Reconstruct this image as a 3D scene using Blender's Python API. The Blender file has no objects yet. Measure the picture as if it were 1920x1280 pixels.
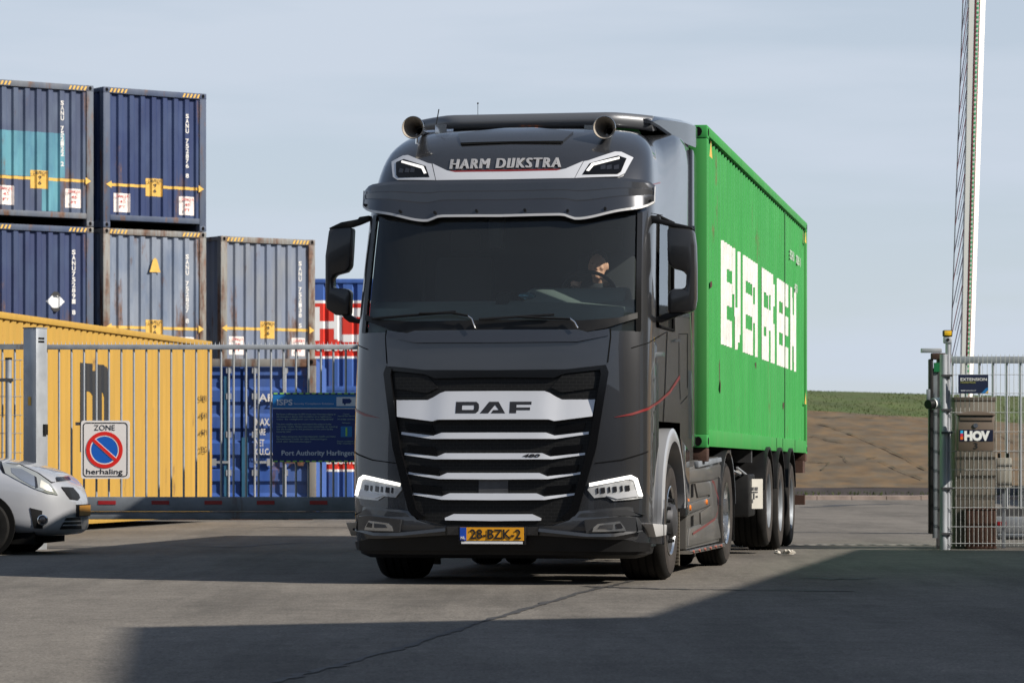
import bpy, bmesh, math, random
from mathutils import Vector, Matrix
rad = math.radians
rnd = random.Random(7)
SC = bpy.context.scene
COL = SC.collection

# ------------------------------------------------------------------ camera, sky, sun, exposure
FP, V0, CH = 6288.0, 865.0, 0.99          # focal length (photo px), horizon row, camera height
cam = bpy.data.cameras.new("camera")
cam_o = bpy.data.objects.new("camera", cam); COL.objects.link(cam_o)
cam.sensor_width = 36.0
cam.lens = 36.0 * FP / 1920.0
cam.shift_y = (V0 - 640.0) / 1920.0
cam.clip_start = 0.5; cam.clip_end = 4000
cam_o.location = (0, 0, CH); cam_o.rotation_euler = (rad(90), 0, 0)
cam.dof.use_dof = True; cam.dof.focus_distance = 27.6; cam.dof.aperture_fstop = 8.0
SC.camera = cam_o

SUN_DIR = Vector((0.902, -0.431, 0)).normalized()      # towards the sun, on the ground
SUN_EL = rad(35)
W_ = bpy.data.worlds.new("World"); SC.world = W_; W_.use_nodes = True
nt = W_.node_tree; nt.nodes.clear()
n_out = nt.nodes.new("ShaderNodeOutputWorld")
n_sky = nt.nodes.new("ShaderNodeTexSky"); n_sky.sky_type = 'NISHITA'; n_sky.sun_disc = False
n_sky.sun_elevation = SUN_EL
n_sky.sun_rotation = math.atan2(SUN_DIR.x, SUN_DIR.y)
n_sky.air_density = 1.0; n_sky.dust_density = 0.2; n_sky.ozone_density = 2.2
n_bg = nt.nodes.new("ShaderNodeBackground"); n_bg.inputs[1].default_value = 0.062
n_tc = nt.nodes.new("ShaderNodeTexCoord")
n_mp = nt.nodes.new("ShaderNodeMapping"); n_mp.inputs['Scale'].default_value = (3.2, 3.2, 26); n_mp.inputs['Rotation'].default_value = (0, rad(-2.2), 0.3)
n_no = nt.nodes.new("ShaderNodeTexNoise"); n_no.inputs['Scale'].default_value = 1.5; n_no.inputs['Detail'].default_value = 7; n_no.inputs['Roughness'].default_value = 0.5
n_cr = nt.nodes.new("ShaderNodeValToRGB")
n_cr.color_ramp.elements[0].position = 0.40; n_cr.color_ramp.elements[0].color = (0.74, 0.74, 0.74, 1)
n_cr.color_ramp.elements[1].position = 0.60; n_cr.color_ramp.elements[1].color = (0.97, 0.97, 0.97, 1)
n_bc = nt.nodes.new("ShaderNodeBackground"); n_bc.inputs[0].default_value = (0.715, 0.800, 0.925, 1); n_bc.inputs[1].default_value = 0.58
n_mx = nt.nodes.new("ShaderNodeMixShader")
L = nt.links.new
L(n_tc.outputs['Generated'], n_mp.inputs[0]); L(n_mp.outputs[0], n_no.inputs['Vector']); L(n_no.outputs[0], n_cr.inputs[0])
n_sx = nt.nodes.new("ShaderNodeSeparateXYZ"); n_mr = nt.nodes.new("ShaderNodeMapRange"); n_mr.interpolation_type = 'SMOOTHSTEP'
n_mr.inputs[1].default_value = 0.14; n_mr.inputs[2].default_value = 0.42; n_mr.inputs[3].default_value = 1.0; n_mr.inputs[4].default_value = 0.27   # thin cloud and haze lie low
n_mu = nt.nodes.new("ShaderNodeMath"); n_mu.operation = 'MULTIPLY'
L(n_tc.outputs['Generated'], n_sx.inputs[0]); L(n_sx.outputs[2], n_mr.inputs[0]); L(n_cr.outputs[0], n_mu.inputs[0]); L(n_mr.outputs[0], n_mu.inputs[1])
L(n_sky.outputs[0], n_bg.inputs[0]); L(n_mu.outputs[0], n_mx.inputs[0]); L(n_bg.outputs[0], n_mx.inputs[1]); L(n_bc.outputs[0], n_mx.inputs[2])
L(n_mx.outputs[0], n_out.inputs[0])

sun = bpy.data.lights.new("sun", 'SUN'); sun.energy = 4.4; sun.angle = rad(0.6); sun.color = (1.0, 0.93, 0.83)
sun_o = bpy.data.objects.new("sun", sun); COL.objects.link(sun_o)
sd = Vector((SUN_DIR.x * math.cos(SUN_EL), SUN_DIR.y * math.cos(SUN_EL), math.sin(SUN_EL)))
sun_o.rotation_euler = sd.to_track_quat('Z', 'Y').to_euler(); sun_o.location = (30, -15, 40)
SC.view_settings.view_transform = 'Standard'; SC.view_settings.look = 'None'
SC.view_settings.exposure = 0.55; SC.view_settings.gamma = 1.0; SC.view_settings.use_curve_mapping = False
SC.render.engine = 'CYCLES'
SC.cycles.max_bounces = 8; SC.cycles.transparent_max_bounces = 16
SC.cycles.caustics_reflective = False; SC.cycles.caustics_refractive = False
try:
    SC.cycles.use_denoising = True
except Exception:
    pass

# ------------------------------------------------------------------ helpers: picture geometry
def PT(u, v, Y):
    """world point seen at photo pixel (u, v) at distance Y along the view"""
    return Vector(((u - 960) / FP * Y, Y, CH + (V0 - v) / FP * Y))
def UX(u, Y): return (u - 960) / FP * Y
def VZ(v, Y): return CH + (V0 - v) / FP * Y

class Frame:
    """a thing's own axes: x right, y back, turned by rot about z"""
    def __init__(self, loc, rot):
        self.loc = Vector(loc); self.rot = rot
        self.m = Matrix.Translation(self.loc) @ Matrix.Rotation(rot, 4, 'Z'); self.i = self.m.inverted()
        self.o = self.i @ Vector((0, 0, CH))
    def d(self, u, v):
        return self.i.to_3x3() @ Vector(((u - 960) / FP, 1, (V0 - v) / FP))
    def on_y(self, u, v, y):
        d = self.d(u, v); k = (y - self.o.y) / d.y; return self.o + d * k
    def on_x(self, u, v, x):
        d = self.d(u, v); k = (x - self.o.x) / d.x; return self.o + d * k

def pchip(xs, ys):
    n = len(xs); h = [xs[i+1]-xs[i] for i in range(n-1)]; dl = [(ys[i+1]-ys[i])/h[i] for i in range(n-1)]
    m = [dl[0]]+[0 if dl[i-1]*dl[i] <= 0 else 2*dl[i-1]*dl[i]/(dl[i-1]+dl[i]) for i in range(1, n-1)]+[dl[-1]]
    def f(x):
        if x <= xs[0]: return ys[0]
        if x >= xs[-1]: return ys[-1]
        i = max(k for k in range(n-1) if xs[k] <= x); t = (x-xs[i])/h[i]
        return (ys[i]*(1+2*t)*(1-t)**2+h[i]*m[i]*t*(1-t)**2+ys[i+1]*t*t*(3-2*t)+h[i]*m[i+1]*t*t*(t-1))
    return f

# ------------------------------------------------------------------ helpers: materials
MATS = {}
def mat(name, col, rough=0.5, metal=0.0, coat=0.0, coatr=0.03, var=0.0, vscale=4.0, vstretch=(1, 1, 1), bump=0.0, bscale=60.0,
        emis=None, estr=0.0, rust=0.0, rcol=(0.115, 0.060, 0.038), rscale=3.0, fade=None, fadeamt=0.5, spec=0.5, roughvar=0.0, coords='Object'):
    m = bpy.data.materials.new(name); m.use_nodes = True; t = m.node_tree; b = t.nodes['Principled BSDF']
    b.inputs['Base Color'].default_value = (*col, 1); b.inputs['Roughness'].default_value = rough; b.inputs['Metallic'].default_value = metal
    b.inputs['Coat Weight'].default_value = coat; b.inputs['Coat Roughness'].default_value = coatr
    b.inputs['Specular IOR Level'].default_value = spec
    if emis:
        b.inputs['Emission Color'].default_value = (*emis, 1); b.inputs['Emission Strength'].default_value = estr
    lk = t.links.new
    tc = None
    def coord(scale):
        nonlocal tc
        if tc is None: tc = t.nodes.new('ShaderNodeTexCoord')
        mp = t.nodes.new('ShaderNodeMapping'); mp.inputs['Scale'].default_value = scale
        lk(tc.outputs[coords], mp.inputs[0]); return mp.outputs[0]
    def noise(vec, sc, det=5, ro=0.55):
        n = t.nodes.new('ShaderNodeTexNoise'); n.inputs['Scale'].default_value = sc; n.inputs['Detail'].default_value = det
        n.inputs['Roughness'].default_value = ro; lk(vec, n.inputs['Vector']); return n.outputs[0]
    def ramp(val, p0, c0, p1, c1):
        r = t.nodes.new('ShaderNodeValToRGB'); r.color_ramp.elements[0].position = p0; r.color_ramp.elements[0].color = (*c0, 1)
        r.color_ramp.elements[1].position = p1; r.color_ramp.elements[1].color = (*c1, 1); lk(val, r.inputs[0]); return r.outputs[0]
    def mix(fac, a, bb, mode='MIX'):
        x = t.nodes.new('ShaderNodeMix'); x.data_type = 'RGBA'; x.blend_type = mode
        if isinstance(fac, float): x.inputs[0].default_value = fac
        else: lk(fac, x.inputs[0])
        for s, k in ((a, 6), (bb, 7)):
            if isinstance(s, tuple): x.inputs[k].default_value = (*s, 1)
            else: lk(s, x.inputs[k])
        return x.outputs[2]
    cur = tuple(col); linked = False
    if fade:
        f = ramp(noise(coord((1, 1, 0.35)), 1.6, 6, 0.6), 0.5-0.1, (0, 0, 0), 0.62, (fadeamt,)*3)
        cur = mix(f, cur, tuple(fade)); linked = True
    if var > 0:
        v = ramp(noise(coord(vstretch), vscale), 0.3, (1-var,)*3, 0.72, (1+var*0.6,)*3)
        cur = mix(1.0, cur, v, 'MULTIPLY'); linked = True
    if rust > 0:
        f1 = ramp(noise(coord((1, 1, 0.22)), rscale, 8, 0.68), 0.62-0.26*rust, (0, 0, 0), 0.72-0.22*rust, (1, 1, 1))
        rc = ramp(noise(coord((1, 1, 1)), 14, 4), 0.3, tuple(c*0.55 for c in rcol), 0.7, tuple(c*1.6 for c in rcol))
        cur = mix(f1, cur, rc); linked = True
    if linked: lk(cur, b.inputs['Base Color'])
    if roughvar > 0:
        rr = ramp(noise(coord((1, 1, 1)), 6, 5), 0.3, (max(rough-roughvar, 0.02),)*3, 0.7, (min(rough+roughvar, 1),)*3)
        lk(rr, b.inputs['Roughness'])
    if bump > 0:
        bn = t.nodes.new('ShaderNodeBump'); bn.inputs['Strength'].default_value = bump; bn.inputs['Distance'].default_value = 0.01
        lk(noise(coord((1, 1, 1)), bscale, 4), bn.inputs['Height']); lk(bn.outputs[0], b.inputs['Normal'])
    MATS[name] = m
    return m

def glass_mat(name, tint, refl=(0.9, 0.95, 1.0), base=0.04):
    """thin window glass: lets light through, tinted, with a mirror-like surface"""
    m = bpy.data.materials.new(name); m.use_nodes = True; t = m.node_tree; t.nodes.clear()
    o = t.nodes.new('ShaderNodeOutputMaterial'); tr = t.nodes.new('ShaderNodeBsdfTransparent'); gl = t.nodes.new('ShaderNodeBsdfGlossy')
    tr.inputs[0].default_value = (*tint, 1); gl.inputs[0].default_value = (*refl, 1); gl.inputs['Roughness'].default_value = 0.02
    fr = t.nodes.new('ShaderNodeFresnel'); fr.inputs[0].default_value = 1.45
    mx = t.nodes.new('ShaderNodeMixShader')
    df = t.nodes.new('ShaderNodeBsdfDiffuse'); df.inputs[0].default_value = (0.50, 0.54, 0.53, 1); m0 = t.nodes.new('ShaderNodeMixShader'); m0.inputs[0].default_value = base   # pale diffuse film painted in for the reflection haze on the glass
    t.links.new(tr.outputs[0], m0.inputs[1]); t.links.new(df.outputs[0], m0.inputs[2])
    t.links.new(fr.outputs[0], mx.inputs[0]); t.links.new(m0.outputs[0], mx.inputs[1]); t.links.new(gl.outputs[0], mx.inputs[2]); t.links.new(mx.outputs[0], o.inputs[0])
    return m

# ------------------------------------------------------------------ helpers: meshes
class MB:
    """collects simple shapes and links them as ONE mesh object"""
    def __init__(self): self.v = []; self.f = []
    def add(self, vs, fs):
        n = len(self.v); self.v += [tuple(p) for p in vs]; self.f += [tuple(i+n for i in f) for f in fs]; return self
    def box(self, x0, x1, y0, y1, z0, z1, m=None):
        vs = [Vector(p) for p in ((x0,y0,z0),(x1,y0,z0),(x1,y1,z0),(x0,y1,z0),(x0,y0,z1),(x1,y0,z1),(x1,y1,z1),(x0,y1,z1))]
        if m is not None: vs = [m @ p for p in vs]
        return self.add(vs, [(0,3,2,1),(4,5,6,7),(0,1,5,4),(1,2,6,5),(2,3,7,6),(3,0,4,7)])
    def cyl(self, p0, p1, r0, r1=None, n=16, caps=True):
        p0, p1 = Vector(p0), Vector(p1); r1 = r0 if r1 is None else r1
        d = (p1-p0).normalized(); a = d.orthogonal().normalized(); b = d.cross(a)
        vs = []
        for p, r in ((p0, r0), (p1, r1)):
            vs += [p + (a*math.cos(2*math.pi*i/n) + b*math.sin(2*math.pi*i/n))*r for i in range(n)]
        fs = [(i, (i+1) % n, n+(i+1) % n, n+i) for i in range(n)]
        if caps: fs += [tuple(range(n-1, -1, -1)), tuple(range(n, 2*n))]
        return self.add(vs, fs)
    def tube(self, pts, r, n=8):
        pts = [Vector(p) for p in pts]
        rs = r if isinstance(r, (list, tuple)) else [r]*len(pts)
        ref = None; rings = []
        for i, p in enumerate(pts):
            d = (pts[min(i+1, len(pts)-1)] - pts[max(i-1, 0)]).normalized()
            if ref is None: a = d.orthogonal().normalized()
            else: a = (ref - d*ref.dot(d)).normalized()
            ref = a; b = d.cross(a)
            rings.append([p + (a*math.cos(2*math.pi*k/n)+b*math.sin(2*math.pi*k/n))*rs[i] for k in range(n)])
        vs = [q for rg in rings for q in rg]; fs = []
        for i in range(len(pts)-1):
            for k in range(n): fs.append((i*n+k, i*n+(k+1) % n, (i+1)*n+(k+1) % n, (i+1)*n+k))
        fs += [tuple(range(n-1, -1, -1)), tuple(range((len(pts)-1)*n, len(pts)*n))]
        return self.add(vs, fs)
    def revolve(self, prof, c, axis='x', n=48, a0=0.0, a1=2*math.pi, sgn=1):
        """prof: list of (along axis, radius)"""
        c = Vector(c); full = abs(a1-a0) > 6.28; cnt = n if full else n+1; vs = []
        for i in range(cnt):
            t = a0+(a1-a0)*i/n
            for h, r in prof:
                if axis == 'x': p = Vector((h*sgn, r*math.cos(t), r*math.sin(t)))
                elif axis == 'y': p = Vector((r*math.cos(t), h*sgn, r*math.sin(t)))
                else: p = Vector((r*math.cos(t), r*math.sin(t), h*sgn))
                vs.append(c+p)
        m = len(prof); fs = []
        for i in range(n):
            j = (i+1) % cnt
            for k in range(m-1): fs.append((i*m+k, j*m+k, j*m+k+1, i*m+k+1))
        return self.add(vs, fs)
    def prism(self, poly, d, axis='y', m=None):
        """poly: 2D outline, d: (d0, d1) along axis"""
        def P(a, b, h):
            p = {'y': Vector((a, h, b)), 'x': Vector((h, a, b)), 'z': Vector((a, b, h))}[axis]
            return m @ p if m is not None else p
        n = len(poly); vs = [P(a, b, d[0]) for a, b in poly]+[P(a, b, d[1]) for a, b in poly]
        fs = [tuple(range(n)), tuple(range(2*n-1, n-1, -1))]+[(i, n+i, n+(i+1) % n, (i+1) % n) for i in range(n)]
        return self.add(vs, fs)
    def loft(self, rings, close=True, caps=True):
        n = len(rings[0]); vs = [p for r in rings for p in r]; fs = []
        for i in range(len(rings)-1):
            for k in range(n if close else n-1): fs.append((i*n+k, i*n+(k+1) % n, (i+1)*n+(k+1) % n, (i+1)*n+k))
        if caps: fs += [tuple(range(n-1, -1, -1)), tuple(range((len(rings)-1)*n, len(rings)*n))]
        return self.add(vs, fs)
    def ball(self, c, rx, ry=None, rz=None, n=16, m=10):
        ry = rx if ry is None else ry; rz = rx if rz is None else rz; c = Vector(c); vs = []
        for j in range(1, m):
            ph = math.pi*j/m
            vs += [c+Vector((rx*math.sin(ph)*math.cos(2*math.pi*i/n), ry*math.sin(ph)*math.sin(2*math.pi*i/n), rz*math.cos(ph))) for i in range(n)]
        vs += [c+Vector((0, 0, rz)), c-Vector((0, 0, rz))]; T, B = len(vs)-2, len(vs)-1; fs = []
        for j in range(m-2):
            for i in range(n): fs.append((j*n+i, (j+1)*n+i, (j+1)*n+(i+1) % n, j*n+(i+1) % n))
        for i in range(n): fs += [(T, i, (i+1) % n), (B, (m-2)*n+(i+1) % n, (m-2)*n+i)]
        return self.add(vs, fs)
    def build(self, name, material, parent=None, smooth=None, bevel=0.0, loc=None, remesh=0.0):
        me = bpy.data.meshes.new(name); me.from_pydata(self.v, [], self.f)
        bm = bmesh.new(); bm.from_mesh(me); bmesh.ops.recalc_face_normals(bm, faces=bm.faces)
        if bevel > 0:
            es = [e for e in bm.edges if len(e.link_faces) == 2 and e.calc_face_angle(0) > 0.6]
            bmesh.ops.bevel(bm, geom=es, offset=bevel, segments=2, profile=0.5, affect='EDGES', clamp_overlap=True)
        bm.to_mesh(me); bm.free()
        me.materials.append(material)
        o = bpy.data.objects.new(name, me); COL.objects.link(o)
        if remesh:
            md = o.modifiers.new('r', 'REMESH'); md.mode = 'VOXEL'; md.voxel_size = remesh
            m2 = o.modifiers.new('s', 'SMOOTH'); m2.iterations = 3
            dg = bpy.context.evaluated_depsgraph_get(); nm = bpy.data.meshes.new_from_object(o.evaluated_get(dg)); o.modifiers.clear(); o.data = nm; me = nm
            smooth = 180
        if bevel > 0 and smooth is None: smooth = 35
        if smooth is not None:
            me.polygons.foreach_set('use_smooth', [True]*len(me.polygons)); me.set_sharp_from_angle(angle=rad(smooth))
        if loc is not None: o.location = loc
        if parent is not None: o.parent = parent
        return o

def thing(name, label, cat, loc=(0, 0, 0), rotz=0.0, group=None):
    o = bpy.data.objects.new(name, None); COL.objects.link(o); o.empty_display_size = 0.2
    o.location = loc; o.rotation_euler = (0, 0, rotz); o['label'] = label; o['category'] = cat
    if group: o['group'] = group
    return o
def tag(o, label, cat, group=None):
    o['label'] = label; o['category'] = cat
    if group: o['group'] = group
    return o
def setting(o, kind='structure'):
    o['kind'] = kind; return o

_txt = {}
def text2d(s, bold=0.0, spacing=1.0, flat=False):
    """flat outline triangles of a word, cap height 1, from x = 0; returns verts, faces, width"""
    k = (s, bold, spacing, flat)
    if k in _txt: return _txt[k]
    cu = bpy.data.curves.new('t', 'FONT'); cu.body = s; cu.offset = bold; cu.resolution_u = 3; cu.space_character = spacing
    ob = bpy.data.objects.new('t', cu)
    me = bpy.data.meshes.new_from_object(ob)
    vs = [(v.co.x, v.co.y) for v in me.vertices]; fs = [tuple(p.vertices) for p in me.polygons]
    bpy.data.objects.remove(ob); bpy.data.curves.remove(cu); bpy.data.meshes.remove(me)
    x0 = min(v[0] for v in vs); x1 = max(v[0] for v in vs)
    cap = 0.729
    vs = [((a-x0)/cap, b/cap) for a, b in vs]
    if flat:                                    # lift letters that hang below the line (J) onto it
        par = list(range(len(vs)))
        def root(i):
            while par[i] != i: i = par[i]
            return i
        for f in fs:
            for i in f[1:]: par[root(i)] = root(f[0])
        low = {}
        for i, (a, b) in enumerate(vs): low[root(i)] = min(low.get(root(i), 9), b)
        vs = [(a, (b-low[root(i)])/(1-low[root(i)]) if low[root(i)] < -0.05 else b) for i, (a, b) in enumerate(vs)]
    _txt[k] = (vs, fs, (x1-x0)/cap)
    return _txt[k]

def solid2d(vs, fs, mapf, thick):
    """2D triangles -> solid lettering: mapf(a, b, h) with h = height above the surface"""
    mb = MB(); n = len(vs)
    top = [mapf(a, b, thick) for a, b in vs]; bot = [mapf(a, b, 0.0) for a, b in vs]
    cnt = {}
    for f in fs:
        for i in range(len(f)):
            e = (f[i], f[(i+1) % len(f)]); cnt[tuple(sorted(e))] = cnt.get(tuple(sorted(e)), 0)+1
    faces = [tuple(f) for f in fs]
    for f in fs:
        for i in range(len(f)):
            e = (f[i], f[(i+1) % len(f)])
            if cnt[tuple(sorted(e))] == 1: faces.append((e[1], e[0], e[0]+n, e[1]+n))
    mb.add(top+bot, faces); return mb

def lettering(name, s, material, parent, org, ux, uz, height, width=None, bold=0.02, thick=0.003, align='l', spacing=1.0):
    """writing on a flat face: org = lower left (or centre) of the word, ux along the line, uz up"""
    vs, fs, w = text2d(s, bold, spacing); sx = height if width is None else width/w
    org, ux, uz = Vector(org), Vector(ux).normalized(), Vector(uz).normalized(); nn = ux.cross(uz)
    off = {'l': 0.0, 'c': -w*sx/2, 'r': -w*sx}[align]
    return solid2d(vs, fs, lambda a, b, h: org+ux*(a*sx+off)+uz*(b*height)+nn*(h+0.001), thick).build(name, material, parent)
def lettering_mb(mb, s, org, ux, uz, height, width=None, bold=0.02, thick=0.002, align='l'):
    vs, fs, w = text2d(s, bold, 1.0); sx = height if width is None else width/w
    org, ux, uz = Vector(org), Vector(ux).normalized(), Vector(uz).normalized(); nn = ux.cross(uz)
    off = {'l': 0.0, 'c': -w*sx/2}[align]
    q = solid2d(vs, fs, lambda a, b, h: org+ux*(a*sx+off)+uz*(b*height)+nn*(h+0.001), thick)
    mb.add(q.v, q.f)

def grid2d(poly, step):
    """triangulated outline cut by a grid so that it can follow a curved surface"""
    bm = bmesh.new(); vs = [bm.verts.new((a, b, 0)) for a, b in poly]; bm.faces.new(vs)
    xs = [p[0] for p in poly]; ys = [p[1] for p in poly]
    for ax, lo, hi in ((0, min(xs), max(xs)), (1, min(ys), max(ys))):
        k = math.floor(lo/step)+1
        while k*step < hi-1e-6:
            co = [0, 0, 0]; no = [0, 0, 0]; co[ax] = k*step; no[ax] = 1
            bmesh.ops.bisect_plane(bm, geom=bm.verts[:]+bm.edges[:]+bm.faces[:], plane_co=co, plane_no=no, dist=1e-5); k += 1
    bmesh.ops.triangulate(bm, faces=[f for f in bm.faces if len(f.verts) > 4])
    bm.verts.index_update(); V = [(v.co.x, v.co.y) for v in bm.verts]; F = [tuple(v.index for v in f.verts) for f in bm.faces]; bm.free()
    return V, F

# ------------------------------------------------------------------ materials
M = {}
def asphalt(name, base, warm=1.0):
    m = bpy.data.materials.new(name); m.use_nodes = True; t = m.node_tree; b = t.nodes['Principled BSDF']; lk = t.links.new
    tc = t.nodes.new('ShaderNodeTexCoord')
    def noise(sc, det=4, ro=0.55, scale=(1, 1, 1)):
        mp = t.nodes.new('ShaderNodeMapping'); mp.inputs['Scale'].default_value = scale; lk(tc.outputs['Object'], mp.inputs[0])
        n = t.nodes.new('ShaderNodeTexNoise'); n.inputs['Scale'].default_value = sc; n.inputs['Detail'].default_value = det; n.inputs['Roughness'].default_value = ro
        lk(mp.outputs[0], n.inputs['Vector']); return n.outputs[0]
    def ramp(v, p0, a, p1, c):
        r = t.nodes.new('ShaderNodeMapRange'); r.inputs[1].default_value = p0; r.inputs[2].default_value = p1; r.inputs[3].default_value = a; r.inputs[4].default_value = c
        lk(v, r.inputs[0]); return r.outputs[0]
    def mul(a, c):
        x = t.nodes.new('ShaderNodeMath'); x.operation = 'MULTIPLY'; lk(a, x.inputs[0]); lk(c, x.inputs[1]); return x.outputs[0]
    fine = noise(55, 3, 0.7)
    k = mul(mul(ramp(fine, 0.25, 0.25, 0.75, 1.75), ramp(noise(0.35, 5, 0.6), 0.3, 0.82, 0.7, 1.15)), ramp(noise(3.5, 5, 0.6), 0.3, 0.85, 0.7, 1.12))
    k = mul(k, ramp(noise(16, 4, 0.7), 0.3, 0.72, 0.7, 1.25))
    k = mul(k, ramp(noise(0.12, 6, 0.65, (1, 0.5, 1)), 0.50, 1.0, 0.62, 0.84))
    k = mul(k, ramp(noise(0.9, 6, 0.7, (1, 0.10, 1)), 0.40, 0.74, 0.54, 1.0))
    vo = t.nodes.new('ShaderNodeTexVoronoi'); vo.inputs['Scale'].default_value = 24; lk(tc.outputs['Object'], vo.inputs['Vector'])
    sp = ramp(vo.outputs['Distance'], 0.05, 1.9, 0.11, 1.0)     # pale stones in the surface
    k = mul(k, sp)
    mx = t.nodes.new('ShaderNodeMix'); mx.data_type = 'RGBA'; mx.blend_type = 'MULTIPLY'; mx.inputs[0].default_value = 1.0
    mx.inputs[6].default_value = (*base, 1)
    cb = t.nodes.new('ShaderNodeCombineColor')
    for i in range(3): lk(k, cb.inputs[i])
    lk(cb.outputs[0], mx.inputs[7]); lk(mx.outputs[2], b.inputs['Base Color'])
    b.inputs['Roughness'].default_value = 0.9; b.inputs['Specular IOR Level'].default_value = 0.25
    bp = t.nodes.new('ShaderNodeBump'); bp.inputs['Strength'].default_value = 0.5; bp.inputs['Distance'].default_value = 0.008
    lk(fine, bp.inputs['Height']); lk(bp.outputs[0], b.inputs['Normal'])
    return m
M['asphalt'] = asphalt('asphalt', (0.158, 0.143, 0.124))
M['seam'] = mat('tar_seam', (0.048, 0.046, 0.045), 0.7, var=0.5, vscale=6)
M['concrete'] = mat('concrete', (0.30, 0.285, 0.265), 0.9, var=0.3, vscale=3, bump=0.3)
M['kerb'] = mat('kerb_stone', (0.33, 0.26, 0.22), 0.9, var=0.35, vscale=2.5)
M['rubber'] = mat('rubber', (0.013, 0.0125, 0.012), 0.85, var=0.35, vscale=9, bump=0.15, spec=0.2)
M['tyre_side'] = mat('tyre_sidewall', (0.040, 0.034, 0.030), 0.75, var=0.35, vscale=7, spec=0.3)
M['black'] = mat('black_plastic', (0.008, 0.008, 0.0085), 0.5, var=0.2, vscale=5, roughvar=0.1, spec=0.3)
M['matte_black'] = mat('black_underside', (0.006, 0.006, 0.006), 0.95, spec=0.1)
M['gloss_black'] = mat('gloss_black', (0.004, 0.004, 0.0045), 0.15, spec=0.35)
M['paint'] = mat('dark_grey_metallic_paint', (0.060, 0.062, 0.068), 0.27, metal=0.65, coat=1.0, coatr=0.012, var=0.06, vscale=2.0)
M['paint_flat'] = mat('dark_grey_bumper_paint', (0.045, 0.047, 0.052), 0.36, metal=0.4, coat=1.0, coatr=0.04, var=0.08, vscale=2.0)
M['silver'] = mat('silver_paint', (0.60, 0.61, 0.635), 0.36, metal=0.28, coat=0.6, coatr=0.06, var=0.05, vscale=3)
M['trim_white'] = mat('pale_trim', (0.50, 0.50, 0.50), 0.4, metal=0.2)
M['chrome'] = mat('chrome', (0.78, 0.78, 0.78), 0.10, metal=1.0)
M['alu'] = mat('polished_aluminium', (0.62, 0.62, 0.61), 0.22, metal=1.0, roughvar=0.06)
M['steel_dark'] = mat('dark_steel', (0.10, 0.10, 0.105), 0.5, metal=0.7, var=0.3, vscale=6)
M['galv'] = mat('galvanised_steel', (0.36, 0.38, 0.41), 0.5, metal=0.35, var=0.16, vscale=7, roughvar=0.12, vstretch=(1, 1, 0.3))
M['galv_dark'] = mat('weathered_galvanised_steel', (0.20, 0.22, 0.245), 0.6, metal=0.3, var=0.28, vscale=3.5, roughvar=0.12, rust=0.05)
M['wire'] = mat('galvanised_wire', (0.42, 0.43, 0.43), 0.5, metal=0.4)
M['white'] = mat('white_paint', (0.80, 0.80, 0.79), 0.5, var=0.05, vscale=4)
M['sticker'] = mat('white_sticker', (0.78, 0.70, 0.66), 0.6, var=0.18, vscale=8)
M['offwhite'] = mat('white_lettering', (0.68, 0.66, 0.63), 0.55, var=0.18, vscale=6)
M['stripe_red'] = mat('dark_red_stripe', (0.17, 0.012, 0.012), 0.4, coat=0.5)
M['red'] = mat('red_paint', (0.50, 0.025, 0.02), 0.45, var=0.1, vscale=4)
M['red_reflector'] = mat('red_reflector', (0.30, 0.008, 0.012), 0.3, coat=0.5)
M['yellow'] = mat('yellow_marking', (0.68, 0.41, 0.075), 0.55, var=0.2, vscale=7)
M['amber'] = mat('amber_lens', (0.75, 0.20, 0.02), 0.2, coat=0.6)
M['orange_plate'] = mat('number_plate_yellow', (0.80, 0.36, 0.015), 0.4)
M['ink'] = mat('black_lettering', (0.012, 0.012, 0.014), 0.5)
M['blue_sign'] = mat('sign_navy', (0.006, 0.026, 0.155), 0.4, coat=0.3)
M['blue_band'] = mat('sign_blue', (0.010, 0.15, 0.42), 0.4, coat=0.3)
M['sign_green'] = mat('sign_green', (0.26, 0.55, 0.10), 0.5)
M['sign_grey'] = mat('sign_grey', (0.60, 0.63, 0.70), 0.5)
M['nl_blue'] = mat('plate_blue', (0.01, 0.07, 0.45), 0.4)
M['stop_blue'] = mat('traffic_blue', (0.006, 0.10, 0.46), 0.4)
M['stop_red'] = mat('traffic_red', (0.66, 0.018, 0.012), 0.4)
M['lens'] = mat('clear_lens_reflector', (0.55, 0.56, 0.57), 0.12, metal=0.85)
M['lens_dark'] = mat('lamp_interior', (0.035, 0.035, 0.04), 0.18, metal=0.5, coat=0.8)
M['drl'] = mat('daytime_light', (0.9, 0.9, 0.9), 0.3, emis=(1.0, 0.95, 0.86), estr=1.5)
M['drl_soft'] = mat('marker_light', (0.85, 0.85, 0.83), 0.3, emis=(1.0, 0.96, 0.90), estr=0.35)
M['interior'] = mat('cab_trim', (0.075, 0.080, 0.080), 0.8)
M['skirt'] = mat('skirt_grey_paint', (0.135, 0.130, 0.122), 0.42, metal=0.4, coat=0.35, coatr=0.08, var=0.12, vscale=3)
M['tube'] = mat('spoiler_lightened_paint', (0.115, 0.12, 0.13), 0.42, metal=0.3, coat=0.4, coatr=0.1)  # cab paint lightened in colour for the sky sheen on the spoiler
M['lamp_silver'] = mat('lamp_silver', (0.60, 0.61, 0.62), 0.25, metal=0.3, coat=1.0, coatr=0.02, var=0.35, vscale=14)
M['dim_lettering'] = mat('dim_white_lettering', (0.42, 0.50, 0.42), 0.6)
M['dash'] = mat('dashboard', (0.17, 0.195, 0.185), 0.7, var=0.1, vscale=3)
M['seat'] = mat('seat_fabric', (0.018, 0.018, 0.02), 0.95)
M['ws_glass'] = glass_mat('windscreen_glass', (0.78, 0.86, 0.83), base=0.030)
M['side_glass'] = glass_mat('side_window_glass', (0.85, 0.90, 0.88))
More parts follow.
